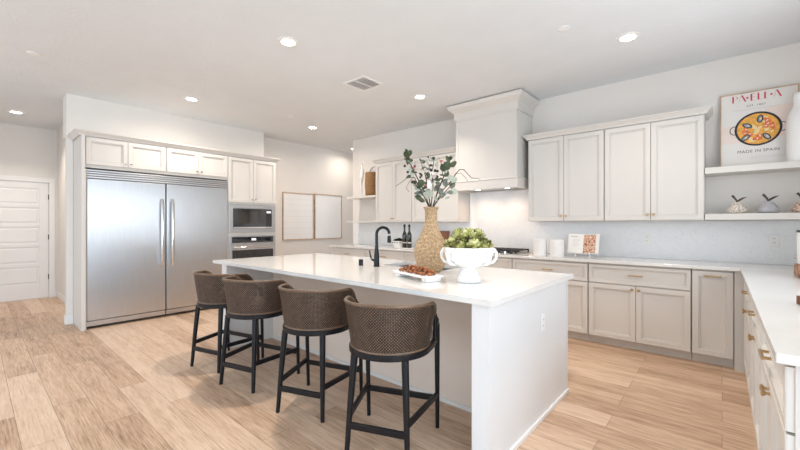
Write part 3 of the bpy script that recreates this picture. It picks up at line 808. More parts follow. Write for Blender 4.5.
# title in broken stencil capitals
b = nb()
def stroke(u0, v0, u1, v1, wth, n=n0+0.0010):
    quad(b, PO, [(u0-wth/2, v0), (u0+wth/2, v0), (u1+wth/2, v1), (u1-wth/2, v1)], n)
tv0, tv1 = 0.660, 0.728
def hair(u0, v0, u1, v1): 
    dxx, dyy = u1-u0, v1-v0; L_ = math.hypot(dxx, dyy); nx, ny = -dyy/L_*0.0009, dxx/L_*0.0009
    quad(b, PO, [(u0-nx, v0-ny), (u1-nx, v1-ny), (u1+nx, v1+ny), (u0+nx, v0+ny)], n0+0.0010)
stroke(0.098, tv0, 0.098, tv1, 0.012)
for k in range(8):
    a0, a1 = R(-90 + k*22.5), R(-67.5 + k*22.5); c0 = (0.112, 0.709)
    hair(c0[0]+0.020*math.cos(a0), c0[1]+0.019*math.sin(a0), c0[0]+0.020*math.cos(a1), c0[1]+0.019*math.sin(a1))
quad(b, PO, [(0.126, 0.700), (0.133, 0.702), (0.133, 0.716), (0.126, 0.718)], n0+0.0011)
stroke(0.190, tv0, 0.163, tv1, 0.012); hair(0.140, tv0, 0.160, tv1)
disc(b, PO, 0.203, 0.694, 0.009, 0.009, n0+0.0010, 20)
stroke(0.232, tv0, 0.232, tv1, 0.012)
for v in (tv0+0.001, 0.694, tv1-0.001): hair(0.238, v, 0.262, v)
stroke(0.282, tv0, 0.282, tv1, 0.012); hair(0.288, tv0+0.001, 0.312, tv0+0.001)
stroke(0.328, tv0, 0.328, tv1, 0.012); hair(0.334, tv0+0.001, 0.352, tv0+0.001)
disc(b, PO, 0.372, 0.694, 0.009, 0.009, n0+0.0010, 20)
stroke(0.436, tv0, 0.410, tv1, 0.012); hair(0.388, tv0, 0.407, tv1)
obj('title_lettering', b, M['red'], pt, off=pt.location, recalc=False)
def text_mesh(txt, size, mat, name, parent, material, off, spacing=1.0):
    cu_ = bpy.data.curves.new(name, 'FONT'); cu_.body = txt; cu_.size = size; cu_.align_x = 'CENTER'; cu_.space_character = spacing
    o_ = bpy.data.objects.new(name, cu_); C.objects.link(o_)
    dg = bpy.context.evaluated_depsgraph_get()
    me = bpy.data.meshes.new_from_object(o_.evaluated_get(dg))
    bpy.data.objects.remove(o_); bpy.data.curves.remove(cu_)
    me.transform(Matrix.Translation(-Vector(off)) @ mat)
    me.materials.clear(); me.materials.append(material); me.name = name
    r = bpy.data.objects.new(name, me); C.objects.link(r); r.parent = parent
    return r
text_mesh('EST. 1807', 0.026, PO @ Matrix.Translation((0.266, 0.602, n0+0.0008)), 'date_lettering', pt, M['ink'], pt.location, 1.25)
text_mesh('MADE IN SPAIN', 0.040, PO @ Matrix.Translation((0.276, 0.142, n0+0.0008)), 'caption_lettering', pt, M['ink'], pt.location, 1.08)

# ------------------------------------------------------------------ shelf ornaments
t = thing('vase', 'tall white ribbed vase standing in front of the food poster', 'vase', (0.545, 4.852, 1.8575))
b = nb(); NSG = 56
prof = [(0.0, 0.0), (0.098, 0.0), (0.104, 0.01), (0.107, 0.15), (0.108, 0.28), (0.106, 0.37), (0.098, 0.42), (0.082, 0.46), (0.066, 0.49), (0.060, 0.53), (0.061, 0.60), (0.066, 0.612), (0.056, 0.605), (0.052, 0.52)]
lathe(b, prof, NSG, cap=False)
for v in b.verts:
    if 0.01 < v.co.z < 0.44 and v.co.xy.length > 0.09:
        a = math.atan2(v.co.y, v.co.x); k = 1 + 0.018*math.cos(28*a); v.co.x *= k; v.co.y *= k
obj('body', b, M['ceramic'], t, smooth='all')
def pear(x, y, m, label, s=1.0):
    t = thing('ornamental_pear', label, 'ornament', (x, y, 1.4025), rz=0.2, group='pear ornaments on the lower shelf')
    b = nb(); lathe(b, [(0, 0), (0.055*s, 0.0), (0.073*s, 0.012), (0.077*s, 0.030), (0.064*s, 0.058), (0.044*s, 0.085), (0.032*s, 0.102), (0.022*s, 0.110), (0, 0.112)], 28); obj('body', b, M[m], t, smooth='all')
    b = nb(); tube(b, [(0, 0, 0.108), (-0.010, 0, 0.135), (-0.030, 0, 0.165), (-0.040, 0, 0.178)], [0.008, 0.008, 0.010, 0.010], 8); obj('stem', b, M['bronze'], t, smooth=True)
    b = nb()
    # folded leaf
    L = [(0, 0), (0.022, 0.022), (0.054, 0.022), (0.086, 0.0)]
    ax = Vector((0.82, 0, 0.57)); sd = Vector((0.0, 1, 0)); up = Vector((-0.57, 0, 0.82)); o0 = Vector((0.0, 0, 0.110))
    mid = [b.verts.new(o0 + ax*x) for x, _ in L]
    for s_ in (1, -1):
        sv = [b.verts.new(o0 + ax*x + sd*s_*wv*1.1 + up*wv*0.55) for x, wv in L]
        for i in range(3):
            f = [mid[i], mid[i+1], sv[i+1], sv[i]]
            b.faces.new(f if s_ < 0 else f[::-1])
    bmesh.ops.remove_doubles(b, verts=b.verts, dist=0.0005)
    o = obj('leaf', b, M['bronze'], t, smooth='all', recalc=False)
    sm = o.modifiers.new('thickness', 'SOLIDIFY'); sm.thickness = 0.004
pear(0.112, 4.85, 'speck', 'speckled cream pear ornament with bronze stem and leaf, next to the wall cabinet')
pear(0.327, 4.85, 'glaze', 'smooth grey pear ornament with dark leaf, between two speckled ones', 1.02)
pear(0.548, 4.85, 'speckred', 'speckled reddish pear ornament below the white ribbed vase')

t = thing('lidded_basket', 'tall round brown woven basket on the shelf beside the wall cabinet', 'basket', (-4.90, 4.86, 1.8315))
b = nb(); lathe(b, [(0, 0), (0.108, 0.0), (0.122, 0.02), (0.130, 0.20), (0.127, 0.40), (0.118, 0.432), (0.0, 0.437)], 36); obj('body', b, M['basket'], t, smooth='all')
b = nb(); tube(b, [(0.122*math.cos(2*PI*k/36), 0.122*math.sin(2*PI*k/36), 0.41) for k in range(36)], 0.008, 6, True); obj('rim', b, M['basket'], t, smooth=True)
# crane figurine
def crane(x, y, z, m, label, sc=1.0, rz=0.0, look=1):
    t = thing('crane_figurine', label, 'figurine', (x, y, z), rz=rz)
    b = nb(); lathe(b, [(0, 0), (0.036, 0), (0.036, 0.010), (0.02, 0.016), (0, 0.018)], 20); obj('base', b, M[m], t, smooth=True)
    b = nb()
    tube(b, [(-0.012*look, 0, 0.27*sc), (-0.002, 0, 0.36*sc), (0.012*look, 0, 0.45*sc), (0.012*look, 0, 0.50*sc), (-0.006*look, 0, 0.55*sc), (-0.010*look, 0, 0.59*sc), (0.004*look, 0, 0.625*sc), (0.020*look, 0, 0.640*sc), (0.038*look, 0, 0.630*sc)],
         [0.012, 0.034, 0.036, 0.026, 0.013, 0.0105, 0.012, 0.015, 0.006], 14)
    tube(b, [(0.0, 0, 0.45*sc), (-0.030*look, 0, 0.40*sc), (-0.060*look, 0, 0.335*sc)], [0.03, 0.024, 0.006], 12)
    obj('body', b, M[m], t, smooth='all')
    b = nb(); tube(b, [(0.036*look, 0, 0.632*sc), (0.085*look, 0, 0.612*sc)], [0.006, 0.002], 8); obj('beak', b, M[m], t, smooth=True)
    for s_ in (-1, 1):
        b = nb(); tube(b, [(-0.004, s_*0.012, 0.30*sc), (-0.018*look, s_*0.014, 0.18*sc), (0.0, s_*0.014, 0.012)], [0.010, 0.006, 0.006], 8); obj('leg', b, M[m], t, smooth=True)
    return t
crane(-5.16, 4.85, 1.8315, 'ceramic', 'slender white standing crane figurine beside the basket', 1.02, 0.0, 1)
t = thing('driftwood_branch', 'curved grey driftwood twig curling up behind the basket', 'branch', (-5.02, 4.93, 1.8315))
b = nb(); tube(b, [(0.0, 0.0, 0.0), (0.01, 0.0, 0.30), (-0.015, 0, 0.44), (0.01, 0, 0.50), (0.06, 0, 0.54), (0.14, 0, 0.555)], [0.010, 0.010, 0.013, 0.013, 0.011, 0.004], 10)
tube(b, [(-0.012, 0, 0.43), (0.03, 0, 0.425), (0.07, 0, 0.41)], [0.011, 0.010, 0.005], 8); obj('twig', b, M['glaze'], t, smooth=True)

# ------------------------------------------------------------------ counter ornaments
CT = 0.9145
def canister(x, y, r, h, label):
    t = thing('canister', label, 'canister', (x, y, CT), group='white canisters by the cooktop')
    b = nb(); lathe(b, [(0, 0), (r-0.004, 0), (r, 0.006), (r, h-0.035), (r-0.003, h-0.033)], 32); obj('body', b, M['ceramic'], t, smooth=True)
    b = nb(); lathe(b, [(r-0.008, h-0.033), (r-0.002, h-0.031), (r-0.002, h-0.006), (r-0.010, h), (0, h)], 32); obj('lid', b, M['ceramic'], t, smooth=True)
canister(-1.697, 4.60, 0.079, 0.208, 'white ceramic canister standing next to the cooktop')
canister(-1.497, 4.60, 0.079, 0.206, 'white ceramic canister standing next to the cookbook')
# cookbook on an easel
BK = Matrix.Translation((-1.215, 4.70, CT+0.035)) @ Matrix.Rotation(R(-16), 4, 'X')
t = thing('book_easel', 'small white easel holding the open cookbook', 'book stand', (-1.215, 4.70, CT))
b = nb()
tube(b, [BK @ Vector(p) for p in ((-0.10, 0.012, 0.20), (-0.10, 0.012, 0.0), (-0.10, -0.045, -0.004), (-0.10, -0.05, 0.018))], 0.007, 8)
tube(b, [BK @ Vector(p) for p in ((0.06, 0.012, 0.20), (0.06, 0.012, 0.0), (0.06, -0.045, -0.004), (0.06, -0.05, 0.018))], 0.007, 8)
tube(b, [BK @ Vector(p) for p in ((-0.10, 0.012, 0.13), (0.06, 0.012, 0.13))], 0.007, 8)
obj('rest', b, M['plastic'], t, smooth=True, off=t.location)
for x in (-0.10, 0.06):
    b = nb(); p = BK @ Vector((x, 0.0, 0.0)); tube(b, [p, (p.x-0.004, p.y-0.02, CT+0.006)], [0.007, 0.009], 8); obj('leg', b, M['plastic'], t, smooth=True, off=t.location)
b = nb(); p = BK @ Vector((-0.02, 0.012, 0.13)); tube(b, [p, (p.x, p.y+0.11, CT+0.006)], 0.007, 8); obj('leg', b, M['plastic'], t, smooth=True, off=t.location)
t = thing('cookbook', 'open cookbook with a recipe page and a bright food photo, on the white easel', 'book', (-1.215, 4.70, CT+0.035))
BL = BK @ Matrix.Translation((-0.018, 0.0, 0.006))
LFT = BL @ Matrix.Rotation(R(8), 4, 'Z'); RGT = BL @ Matrix.Rotation(R(-8), 4, 'Z')
b = nb()
for T_, s_ in ((LFT, -1), (RGT, 1)):
    vs = box(b, min(0, s_*0.172), max(0, s_*0.172), -0.006, 0.003, -0.004, 0.234)
    for v in vs: v.co = T_ @ v.co
obj('cover', b, M['trimw'], t, off=t.location)
b = nb(); vs = box(b, -0.166, -0.001, -0.018, -0.0065, 0, 0.228)
for v in vs: v.co = LFT @ v.co
lp_ = obj('recipe_page', b, M['paper'], t, off=t.location)
b = nb(); LP = LFT @ frame((0, -0.0185, 0), (1, 0, 0), (0, -1, 0))
for k, (u0, u1, v, hh) in enumerate(((-0.145, -0.07, 0.195, 0.012), (-0.12, -0.05, 0.165, 0.003), (-0.12, -0.04, 0.150, 0.003), (-0.12, -0.06, 0.135, 0.003), (-0.12, -0.045, 0.110, 0.003), (-0.12, -0.05, 0.095, 0.003), (-0.12, -0.07, 0.08, 0.003))):
    quad(b, LP, [(u0, v), (u1, v), (u1, v+hh), (u0, v+hh)], 0.0003)
obj('text_lines', b, M['inklight'], lp_, off=t.location, recalc=False)
b = nb(); vs = box(b, 0.001, 0.166, -0.018, -0.0065, 0, 0.228)
for v in vs: v.co = RGT @ v.co
rp_ = obj('photo_page', b, M['paper'], t, off=t.location)
b = nb(); RP = RGT @ frame((0, -0.0185, 0), (1, 0, 0), (0, -1, 0)); quad(b, RP, [(0.003, 0.004), (0.140, 0.004), (0.140, 0.224), (0.003, 0.224)], 0.0003)
obj('food_photo', b, M['food'], rp_, off=t.location, recalc=False)
# cooktop
t = thing('gas_cooktop', 'stainless gas cooktop with black grates and front knobs under the hood', 'cooktop', (-2.435, 4.73, CT))
b = nb(); box(b, -2.89, -1.98, 4.47, 5.00, CT, CT+0.012); obj('tray', b, M['steel'], t, bevel=0.003, off=t.location)
for k in range(3):
    x0 = -2.875 + k*0.298; x1 = x0+0.288
    b = nb()
    for x in (x0+0.008, x0+0.096, x0+0.192, x1-0.008): box(b, x-0.007, x+0.007, 4.555, 4.985, CT+0.038, CT+0.056)
    for y in (4.563, 4.665, 4.77, 4.875, 4.977): box(b, x0, x1, y-0.007, y+0.007, CT+0.036, CT+0.054)
    for x in (x0+0.008, x1-0.008):
        for y in (4.563, 4.977): box(b, x-0.008, x+0.008, y-0.008, y+0.008, CT+0.012, CT+0.04)
    gr = obj('grate', b, M['iron'], t, off=t.location)
    for y in ((4.66, 4.88) if k != 1 else (4.77,)):
        b = nb(); lathe(b, [(0.05, CT+0.012), (0.05, CT+0.022), (0.035, CT+0.026), (0.035, CT+0.034), (0, CT+0.034)], 20, Matrix.Translation(((x0+x1)/2, y, 0))); obj('burner', b, M['iron'], t, smooth=True, off=t.location)
for k in range(5):
    b = nb(); lathe(b, [(0.021, 0), (0.019, 0.028), (0, 0.03)], 18, Matrix.Translation((-2.36+k*0.082, 4.507, CT+0.012))); obj('knob', b, M['chrome'] if k % 2 else M['iron'], t, smooth=True, off=t.location)
# white bowl of succulents
t = thing('bowl', 'small white ceramic bowl with dark rim line, filled with green plants', 'bowl', (-4.02, 4.62, CT))
b = nb(); lathe(b, [(0, 0), (0.075, 0), (0.088, 0.008), (0.105, 0.06), (0.118, 0.118), (0.112, 0.118), (0.098, 0.06), (0.08, 0.02), (0, 0.018)], 36, cap=False); obj('body', b, M['ceramic'], t, smooth=True)
b = nb()
for k in range(14): 
    a0 = 2*PI*k/14
    tube(b, [(0.1135*math.cos(a0+q*0.1), 0.1135*math.sin(a0+q*0.1), 0.092) for q in range(4)], 0.0045, 6)
obj('rim_dashes', b, M['darkgap'], t, smooth=True)
b = nb(); lathe(b, [(0.09, 0.05), (0.109, 0.10), (0, 0.104)], 24, cap=False); obj('soil', b, M['stem'], t)
def leaf(bm, p, d, n, ln, wd_, fold=0.25):
    p, d, n = Vector(p), Vector(d).normalized(), Vector(n)
    s = d.cross(n)
    if s.length < 1e-4: s = d.orthogonal()
    s.normalize(); n = s.cross(d).normalized()
    L = [(0, 0.0), (0.25, 0.8), (0.55, 1.0), (0.82, 0.6), (1.0, 0.0)]
    mid = [bm.verts.new(p + d*ln*x - n*ln*0.18*x*x) for x, _ in L]
    for sg in (1, -1):
        sv = [mid[0]] + [bm.verts.new(p + d*ln*x - n*ln*0.18*x*x + s*sg*wd_/2*wv + n*wd_*fold*wv) for x, wv in L[1:-1]] + [mid[-1]]
        for i in range(4):
            f = [mid[i], mid[i+1], sv[i+1], sv[i]]
            f = list(dict.fromkeys(f))
            if len(f) > 2: bm.faces.new(f if sg < 0 else f[::-1])
rnd = random.Random(11)
for k in range(5):
    a = 2*PI*k/5; cx, cy = (-4.02 + 0.055*math.cos(a), 4.62 + 0.055*math.sin(a)) if k < 4 else (-4.02, 4.62)
    b = nb()
    for q in range(22):
        aa = q*2.4; el = 0.15 + q*0.055
        dirv = (math.cos(aa)*math.cos(el), math.sin(aa)*math.cos(el), math.sin(el))
        leaf(b, (0, 0, 0.0), dirv, (0, 0, 1), 0.062, 0.030)
    o = obj('succulent', b, M['leafdark'], smooth='all', recalc=False, loc=(cx, cy, CT+0.104 + (0.015 if k == 4 else 0)))
    tag(o, 'dark green rosette plant growing in the small white bowl', 'plant', 'succulents in the white bowl')
# bottles on small tray
b = nb(); stack(b, -3.93, -3.63, 4.47, 4.62, [(CT, -0.012), (CT+0.004, 0), (CT+0.018, 0.003), (CT+0.018, -0.006), (CT+0.012, -0.01)], 'nesw')
tag(obj('bottle_tray', b, M['ceramic']), 'small white rectangular tray under the two dark bottles', 'tray')
def oil(x, y, label):
    t = thing('bottle', label, 'bottle', (x, y, CT+0.0125), group='dark bottles on the small tray')
    b = nb(); lathe(b, [(0, 0), (0.034, 0.0), (0.037, 0.006), (0.037, 0.20), (0.034, 0.225), (0.016, 0.265), (0.0145, 0.285), (0.0145, 0.345), (0.0165, 0.35), (0.0165, 0.362), (0, 0.362)], 24); obj('glass', b, M['bottle'], t, smooth=True)
    b = nb(); lathe(b, [(0.0185, 0.335), (0.0185, 0.372), (0.016, 0.376), (0, 0.376)], 18); obj('cap', b, M['black'], t, smooth=True)
    b = nb(); lathe(b, [(0.0376, 0.075), (0.0376, 0.095)], 24, cap=False); obj('label_band', b, M['inklight'], t, smooth=True)
oil(-3.845, 4.545, 'dark glass bottle on the small tray, beside the white bowl')
oil(-3.745, 4.545, 'dark glass bottle on the small tray, beside the woven vase')
# walnut board
WB = Matrix.Translation((-3.80, 4.97, CT)) @ Matrix.Rotation(R(-10), 4, 'X')
b = nb(); vs = box(b, 0, 0.50, -0.010, 0.010, 0, 0.285)
for v in vs: v.co = WB @ v.co
tag(obj('cutting_board', b, M['walnut'], bevel=0.008), 'dark walnut cutting board leaning on the backsplash behind the woven vase', 'cutting board')
# things at the far end of the side counter
b = nb(); box(b, 0.412, 0.66, 3.84, 4.10, CT, CT+0.088)
tag(obj('wood_riser', b, M['riser'], bevel=0.004), 'brown striped wooden block on the side counter against the frame edge', 'riser')
t = thing('crock', 'tall white crock with dark rim standing on the brown wooden block', 'crock', (0.532, 3.97, CT+0.0885))
b = nb(); lathe(b, [(0, 0), (0.105, 0), (0.115, 0.01), (0.118, 0.20), (0.114, 0.236)], 36); obj('body', b, M['ceramic'], t, smooth=True)
b = nb(); lathe(b, [(0.114, 0.236), (0.120, 0.238), (0.120, 0.252), (0.108, 0.252), (0.106, 0.237)], 36, cap=False); obj('rim', b, M['bronze'], t, smooth=True)
t = thing('glass_sprig', 'tiny dark-beaded silver sprig on a thin stem beside the white crock', 'sprig', (0.45, 4.25, CT))
b = nb(); tube(b, [(0, 0, 0), (0.0, 0, 0.10), (-0.01, 0, 0.13), (0.03, 0, 0.118)], 0.003, 6); obj('stem', b, M['nickel'], t, smooth=True)
for p in ((-0.012, 0, 0.13), (0.0, 0, 0.10), (-0.02, 0, 0.115), (0.02, 0, 0.12), (-0.008, 0, 0.08)):
    b = nb(); bmesh.ops.create_uvsphere(b, u_segments=12, v_segments=8, radius=0.008, matrix=Matrix.Translation(p)); obj('bead', b, M['chrome'], t, smooth=True)
t = thing('serving_tray', 'brown wooden serving tray lying on the side counter at the frame edge', 'tray', (0.485, 2.56, CT), rz=R(38))
b = nb(); box(b, -0.145, 0.145, -0.145, 0.145, 0, 0.012); obj('floor_panel', b, M['oak'], t)
b = nb()
for x0, x1, y0, y1 in ((-0.155, 0.155, -0.155, -0.143), (-0.155, 0.155, 0.143, 0.155), (-0.155, -0.143, -0.143, 0.143), (0.143, 0.155, -0.143, 0.143)): box(b, x0, x1, y0, y1, 0, 0.042)
obj('rim', b, M['walnut'], t, bevel=0.003)

# ------------------------------------------------------------------ island ornaments
VX, VY = -1.786, 2.4435
t = thing('floor_vase', 'tall tan woven bottle-shaped vase of branches on the island', 'vase', (VX, VY, CT))
b = nb(); lathe(b, [(0, 0), (0.074, 0.0), (0.082, 0.008), (0.102, 0.035), (0.119, 0.065), (0.134, 0.115), (0.137, 0.150), (0.134, 0.185), (0.124, 0.222), (0.108, 0.258), (0.088, 0.296), (0.070, 0.333), (0.058, 0.370), (0.050, 0.41), (0.047, 0.45), (0.049, 0.495), (0.060, 0.522), (0.055, 0.524), (0.044, 0.49), (0.042, 0.42)], 48, cap=False)
t.name = 'woven_vase'
obj('body', b, M['seagrass'], t, smooth='all')
b = nb(); tube(b, [(0.058*math.cos(2*PI*k/32), 0.058*math.sin(2*PI*k/32), 0.520) for k in range(32)], 0.006, 6, True); obj('rim', b, M['seagrass'], t, smooth=True)

# camera-facing directions on the island: a = along the picture, d = away from the lens
A = Vector((0.7555, 0.655, 0)); Dp = Vector((-0.655, 0.7555, 0))
PXM = 0.00812
def at(px, row, dep=0.0):
    return A*((px-430.8)*PXM) + Dp*dep + Vector((0, 0, (272-row)*PXM))
rnd = random.Random(5)
def sph(bm, p, r): bmesh.ops.create_icosphere(bm, subdivisions=2, radius=r, matrix=Matrix.Translation(p))
def branch(label, pts, rad, leaves=(), berries=(), blooms=(), name='leafy_branch', twigs=()):
    t = thing(name, label, 'branch', (VX, VY, CT+0.03))
    off = Vector((0, 0, 0.03))
    P_ = [Vector(p) - off for p in pts]
    b = nb(); tube(b, P_, [rad*1.35*(1-0.6*i/(len(P_)-1)) for i in range(len(P_))], 6)
    for tw in twigs: tube(b, [Vector(p)-off for p in tw], rad*0.5, 5)
    obj('stem', b, M['stem'], t, smooth=True)
    groups = {}
    if name == 'leafy_branch':
        leaves = list(leaves)
        for i in range(3, len(pts)):
            for q in range(3):
                p = Vector(pts[i-1]).lerp(Vector(pts[i]), rnd.random()) + Dp*rnd.uniform(-.02, .02)
                a_ = R(90 + rnd.choice((-1, 1))*rnd.uniform(25, 95))
                d_ = A*math.cos(a_) + Vector((0, 0, math.sin(a_))) + Dp*rnd.uniform(-.5, .5)
                leaves.append((p, d_, rnd.uniform(.028, .048), rnd.uniform(.014, .024), rnd.choice(('leafdark', 'leafdark', 'leafblue', 'leafpale'))))
    for (p, d, ln, wd_, m) in leaves: groups.setdefault(m, []).append((p, d, ln, wd_))
    for m, ls in groups.items():
        for p, d, ln, wd_ in ls:
            b = nb(); leaf(b, Vector(p)-off, d, Dp*-1 + Vector((rnd.uniform(-.6, .6), rnd.uniform(-.6, .6), rnd.uniform(-.2, .6))), ln, wd_)
            obj('leaf', b, M[m], t, smooth='all', recalc=False)
    for p, r in berries:
        b = nb(); sph(b, Vector(p)-off, r); obj('berry', b, M['berry'], t, smooth='all')
    for p, r, m in blooms:
        b = nb()
        for k in range(9):
            a_ = k*2.399; dirv = Vector((math.cos(a_)*0.8, math.sin(a_)*0.8, 0.2 + 0.09*k))
            leaf(b, Vector(p)-off, dirv, (0, 0, 1), r*1.5, r*1.2)
        sph(b, Vector(p)-off, r*0.55)
        obj('blossom', b, M[m], t, smooth='all', recalc=False)
    return t
def L(px, row, ang, ln=0.055, wd_=0.03, m='leafdark', dep=0.0):
    a_ = R(ang)
    return (at(px, row, dep), A*math.cos(a_) + Vector((0, 0, math.sin(a_))) + Dp*rnd.uniform(-0.3, 0.3), ln, wd_, m)
n_ = (429, 207)
branch('tallest dark-leaved branch leaning toward the fridges, topped by an upright leaf cluster', [at(430, 262), at(*n_), at(424, 192, -.02), at(415, 175, -.03), at(409, 163, -.03), at(407.5, 153, -.03)], 0.005,
    [L(407, 166, 85, .085, .050, dep=-.03), L(406.5, 160, 100, .075, .042, dep=-.035), L(408, 158, 70, .07, .04, dep=-.03), L(408, 163, 30, .05, .03, dep=-.03), L(412, 170, 200, .05, .03, 'leafpale', -.03), L(409, 168, 330, .06, .035, 'leafpale', -.03),
     L(411, 176, 210, .05, .026, 'leafdark', -.03), L(414, 178, 130, .055, .03, 'leafpale', -.03), L(416, 182, 190, .05, .03, 'leafdark', -.02), L(418, 186, 20, .055, .03, 'leafblue', -.02), L(422, 199, 160, .07, .04, 'leafdark', -.02), L(421, 193, 190, .06, .03, 'leafblue', -.02), L(424, 196, 60, .07, .036, 'leafpale', -.02), L(425, 202, 165, .06, .034, 'leafdark', -.02)],
    [(at(404.5, 167, -.03), .011), (at(407.5, 173, -.03), .011), (at(414.5, 183.5, -.03), .014)])
branch('bare curly twig reaching out toward the kitchen faucet', [at(431, 262), at(428, 206), at(420, 188, .03), at(414, 177, .03), at(407, 178, .03), at(401, 182.5, .03), at(395, 186.5, .03)], 0.0035, name='bare_twig',
    twigs=[[at(414, 177, .03), at(409, 182, .03), at(406, 188, .03), at(409, 192, .03)]])
branch('pale blossom branch in the middle of the bouquet with dark buds', [at(430, 262), at(430, 206), at(428, 190, -.01), at(425, 176, -.02), at(422, 166, -.02), at(420, 161, -.02)], 0.0045,
    [L(422, 178, 120, .05, .026, 'leafdark', -.02), L(426, 186, 30, .055, .03, 'leafdark', -.02), L(424, 183, 160, .05, .03, 'leafdark', -.02), L(428, 195, 150, .07, .04, 'leafpale', -.02), L(429, 199, 70, .08, .04, 'leafpale', -.02), L(421, 170, 60, .05, .026, 'leafpale', -.02), L(426, 180, 60, .06, .034, 'leafdark', -.02)],
    [(at(414.5, 167, -.02), .009), (at(420, 178, -.02), .010)],
    [(at(420, 168, -.02), .022, 'petal'), (at(423, 173, -.03), .020, 'petal'), (at(417, 171, -.02), .018, 'petal'), (at(413.5, 169, -.02), .011, 'pink'), (at(425, 187, -.03), .014, 'pink')])
branch('slender blossom branch rising straight up at the bouquet centre', [at(431, 262), at(431, 206), at(433, 188, .01), at(432, 172, .01), at(434, 161, .01), at(430, 157, .01)], 0.004,
    [L(432, 186, 80, .08, .04, 'leafpale', 0), L(434, 192, 60, .075, .04, 'leafblue', 0), L(432, 178, 100, .06, .035, 'petal', 0), L(436, 168, 80, .055, .03, 'leafpale', 0), L(431, 170, 170, .045, .024, 'leafblue', 0), L(433, 180, 10, .05, .026, 'leafdark', 0), L(430, 196, 110, .07, .035, 'leafblue', 0)],
    [(at(431, 170.5, 0), .014), (at(435, 171, 0), .013), (at(428, 157.5, 0), .008), (at(437, 177, 0), .012)],
    [(at(434, 178, 0), .022, 'petal'), (at(429, 181, 0), .020, 'petal')], twigs=[[at(432, 172, .01), at(427, 162, .01), at(421, 160, .01)], [at(434, 161, .01), at(439, 158, .01), at(441, 162, .01)]])
branch('full green branch leaning toward the range hood, with one coral blossom', [at(432, 262), at(433, 206), at(438, 190, -.02), at(443, 178, -.03), at(447, 167, -.03), at(450, 160, -.03)], 0.005,
    [L(446, 172, 80, .085, .055, 'leafdark', -.03), L(444, 173, 110, .075, .05, 'leafdark', -.03), L(449, 168, 40, .065, .045, 'leafdark', -.03), L(449, 163, 120, .06, .036, 'leafdark', -.03), L(451, 165, 20, .05, .035, 'leafdark', -.03), L(450, 160, 80, .05, .025, 'leafpale', -.03),
     L(446, 180, 20, .06, .04, 'leafpale', -.03), L(444, 178, 60, .07, .045, 'leafdark', -.03), L(441, 186, 150, .06, .03, 'leafblue', -.02), L(442, 184, 40, .06, .034, 'leafblue', -.02), L(438, 195, 50, .07, .036, 'leafblue', -.02), L(440, 181, 170, .05, .028, 'leafdark', -.02)],
    [(at(450, 159, -.03), .016), (at(437, 172, -.03), .011)], [(at(440.5, 163, -.03), .015, 'pink')], twigs=[[at(443, 178, -.03), at(441, 170, -.03), at(440.5, 164, -.03)]])
branch('grey-green leafy branch low on the hood side of the bouquet', [at(432, 262), at(434, 206), at(441, 196, -.03), at(447, 190, -.04), at(452, 184, -.04)], 0.0045,
    [L(450, 190, 80, .08, .06, 'leafblue', -.04), L(449, 194, 20, .07, .05, 'leafpale', -.04), L(446, 188, 110, .065, .045, 'leafblue', -.04), L(446, 193, -10, .06, .04, 'leafblue', -.04), L(442, 195, 120, .06, .035, 'leafblue', -.03), L(439, 199, 40, .06, .03, 'leafblue', -.03), L(451, 184, 50, .06, .05, 'leafpale', -.04), L(437, 202, 120, .05, .03, 'leafpale', -.03), L(444, 200, 30, .05, .026, 'leafpale', -.03)])
branch('bare arching twig curling out in front of the range hood', [at(432, 262), at(434, 206), at(443, 190, .02), at(451, 182, .02), at(456, 174, .02), at(460, 169.5, .02), at(464, 169.5, .02), at(468, 174, .02), at(472, 178, .02), at(478, 178.5, .02), at(481, 180, .02)], 0.0035, name='bare_twig',
    twigs=[[at(456, 174, .02), at(461, 173, .02), at(465, 177, .02), at(468, 181, .02)]])
branch('short leafy sprig low over the vase mouth on the faucet side', [at(431, 262), at(428, 206), at(424, 198, -.04), at(419, 189, -.04), at(416, 183, -.04)], 0.004,
    [L(424, 202, 160, .07, .042, 'leafdark', -.05), L(422, 197, 100, .07, .04, 'leafblue', -.04), L(420, 192, 150, .06, .032, 'leafpale', -.04), L(419, 189, 60, .06, .034, 'leafdark', -.04), L(426, 200, 70, .08, .042, 'leafpale', -.05), L(417, 185, 30, .05, .03, 'leafdark', -.04), L(427, 190, 75, .08, .045, 'petal', -.05)],
    [(at(419, 188, -.04), .010)])

# footed bowl
BX, BY = -1.278, 2.172
t = thing('footed_bowl', 'large white footed bowl with loop handles on the island', 'bowl', (BX, BY, CT))
b = nb(); lathe(b, [(0, 0), (0.078, 0.0), (0.082, 0.006), (0.076, 0.03), (0.056, 0.07), (0.046, 0.088), (0.050, 0.098), (0.085, 0.106), (0.125, 0.124), (0.148, 0.150), (0.158, 0.185), (0.162, 0.230), (0.155, 0.232), (0.150, 0.19), (0.13, 0.14), (0.06, 0.115), (0, 0.112)], 56, cap=False); obj('body', b, M['ceramic'], t, smooth='all')
for az in (-104, -14, 42, -162):
    # elbow handles around the waist
    a_ = R(az); e = Vector((math.cos(a_), math.sin(a_), 0))
    b = nb(); tube(b, [e*0.152 + Vector((0, 0, 0.215)), e*0.172 + Vector((0, 0, 0.214)), e*0.187 + Vector((0, 0, 0.192)), e*0.184 + Vector((0, 0, 0.155)), e*0.165 + Vector((0, 0, 0.130)), e*0.120 + Vector((0, 0, 0.120))], [0.0115, 0.011, 0.010, 0.010, 0.010, 0.011], 12)
    obj('handle', b, M['ceramic'], t, smooth='all')
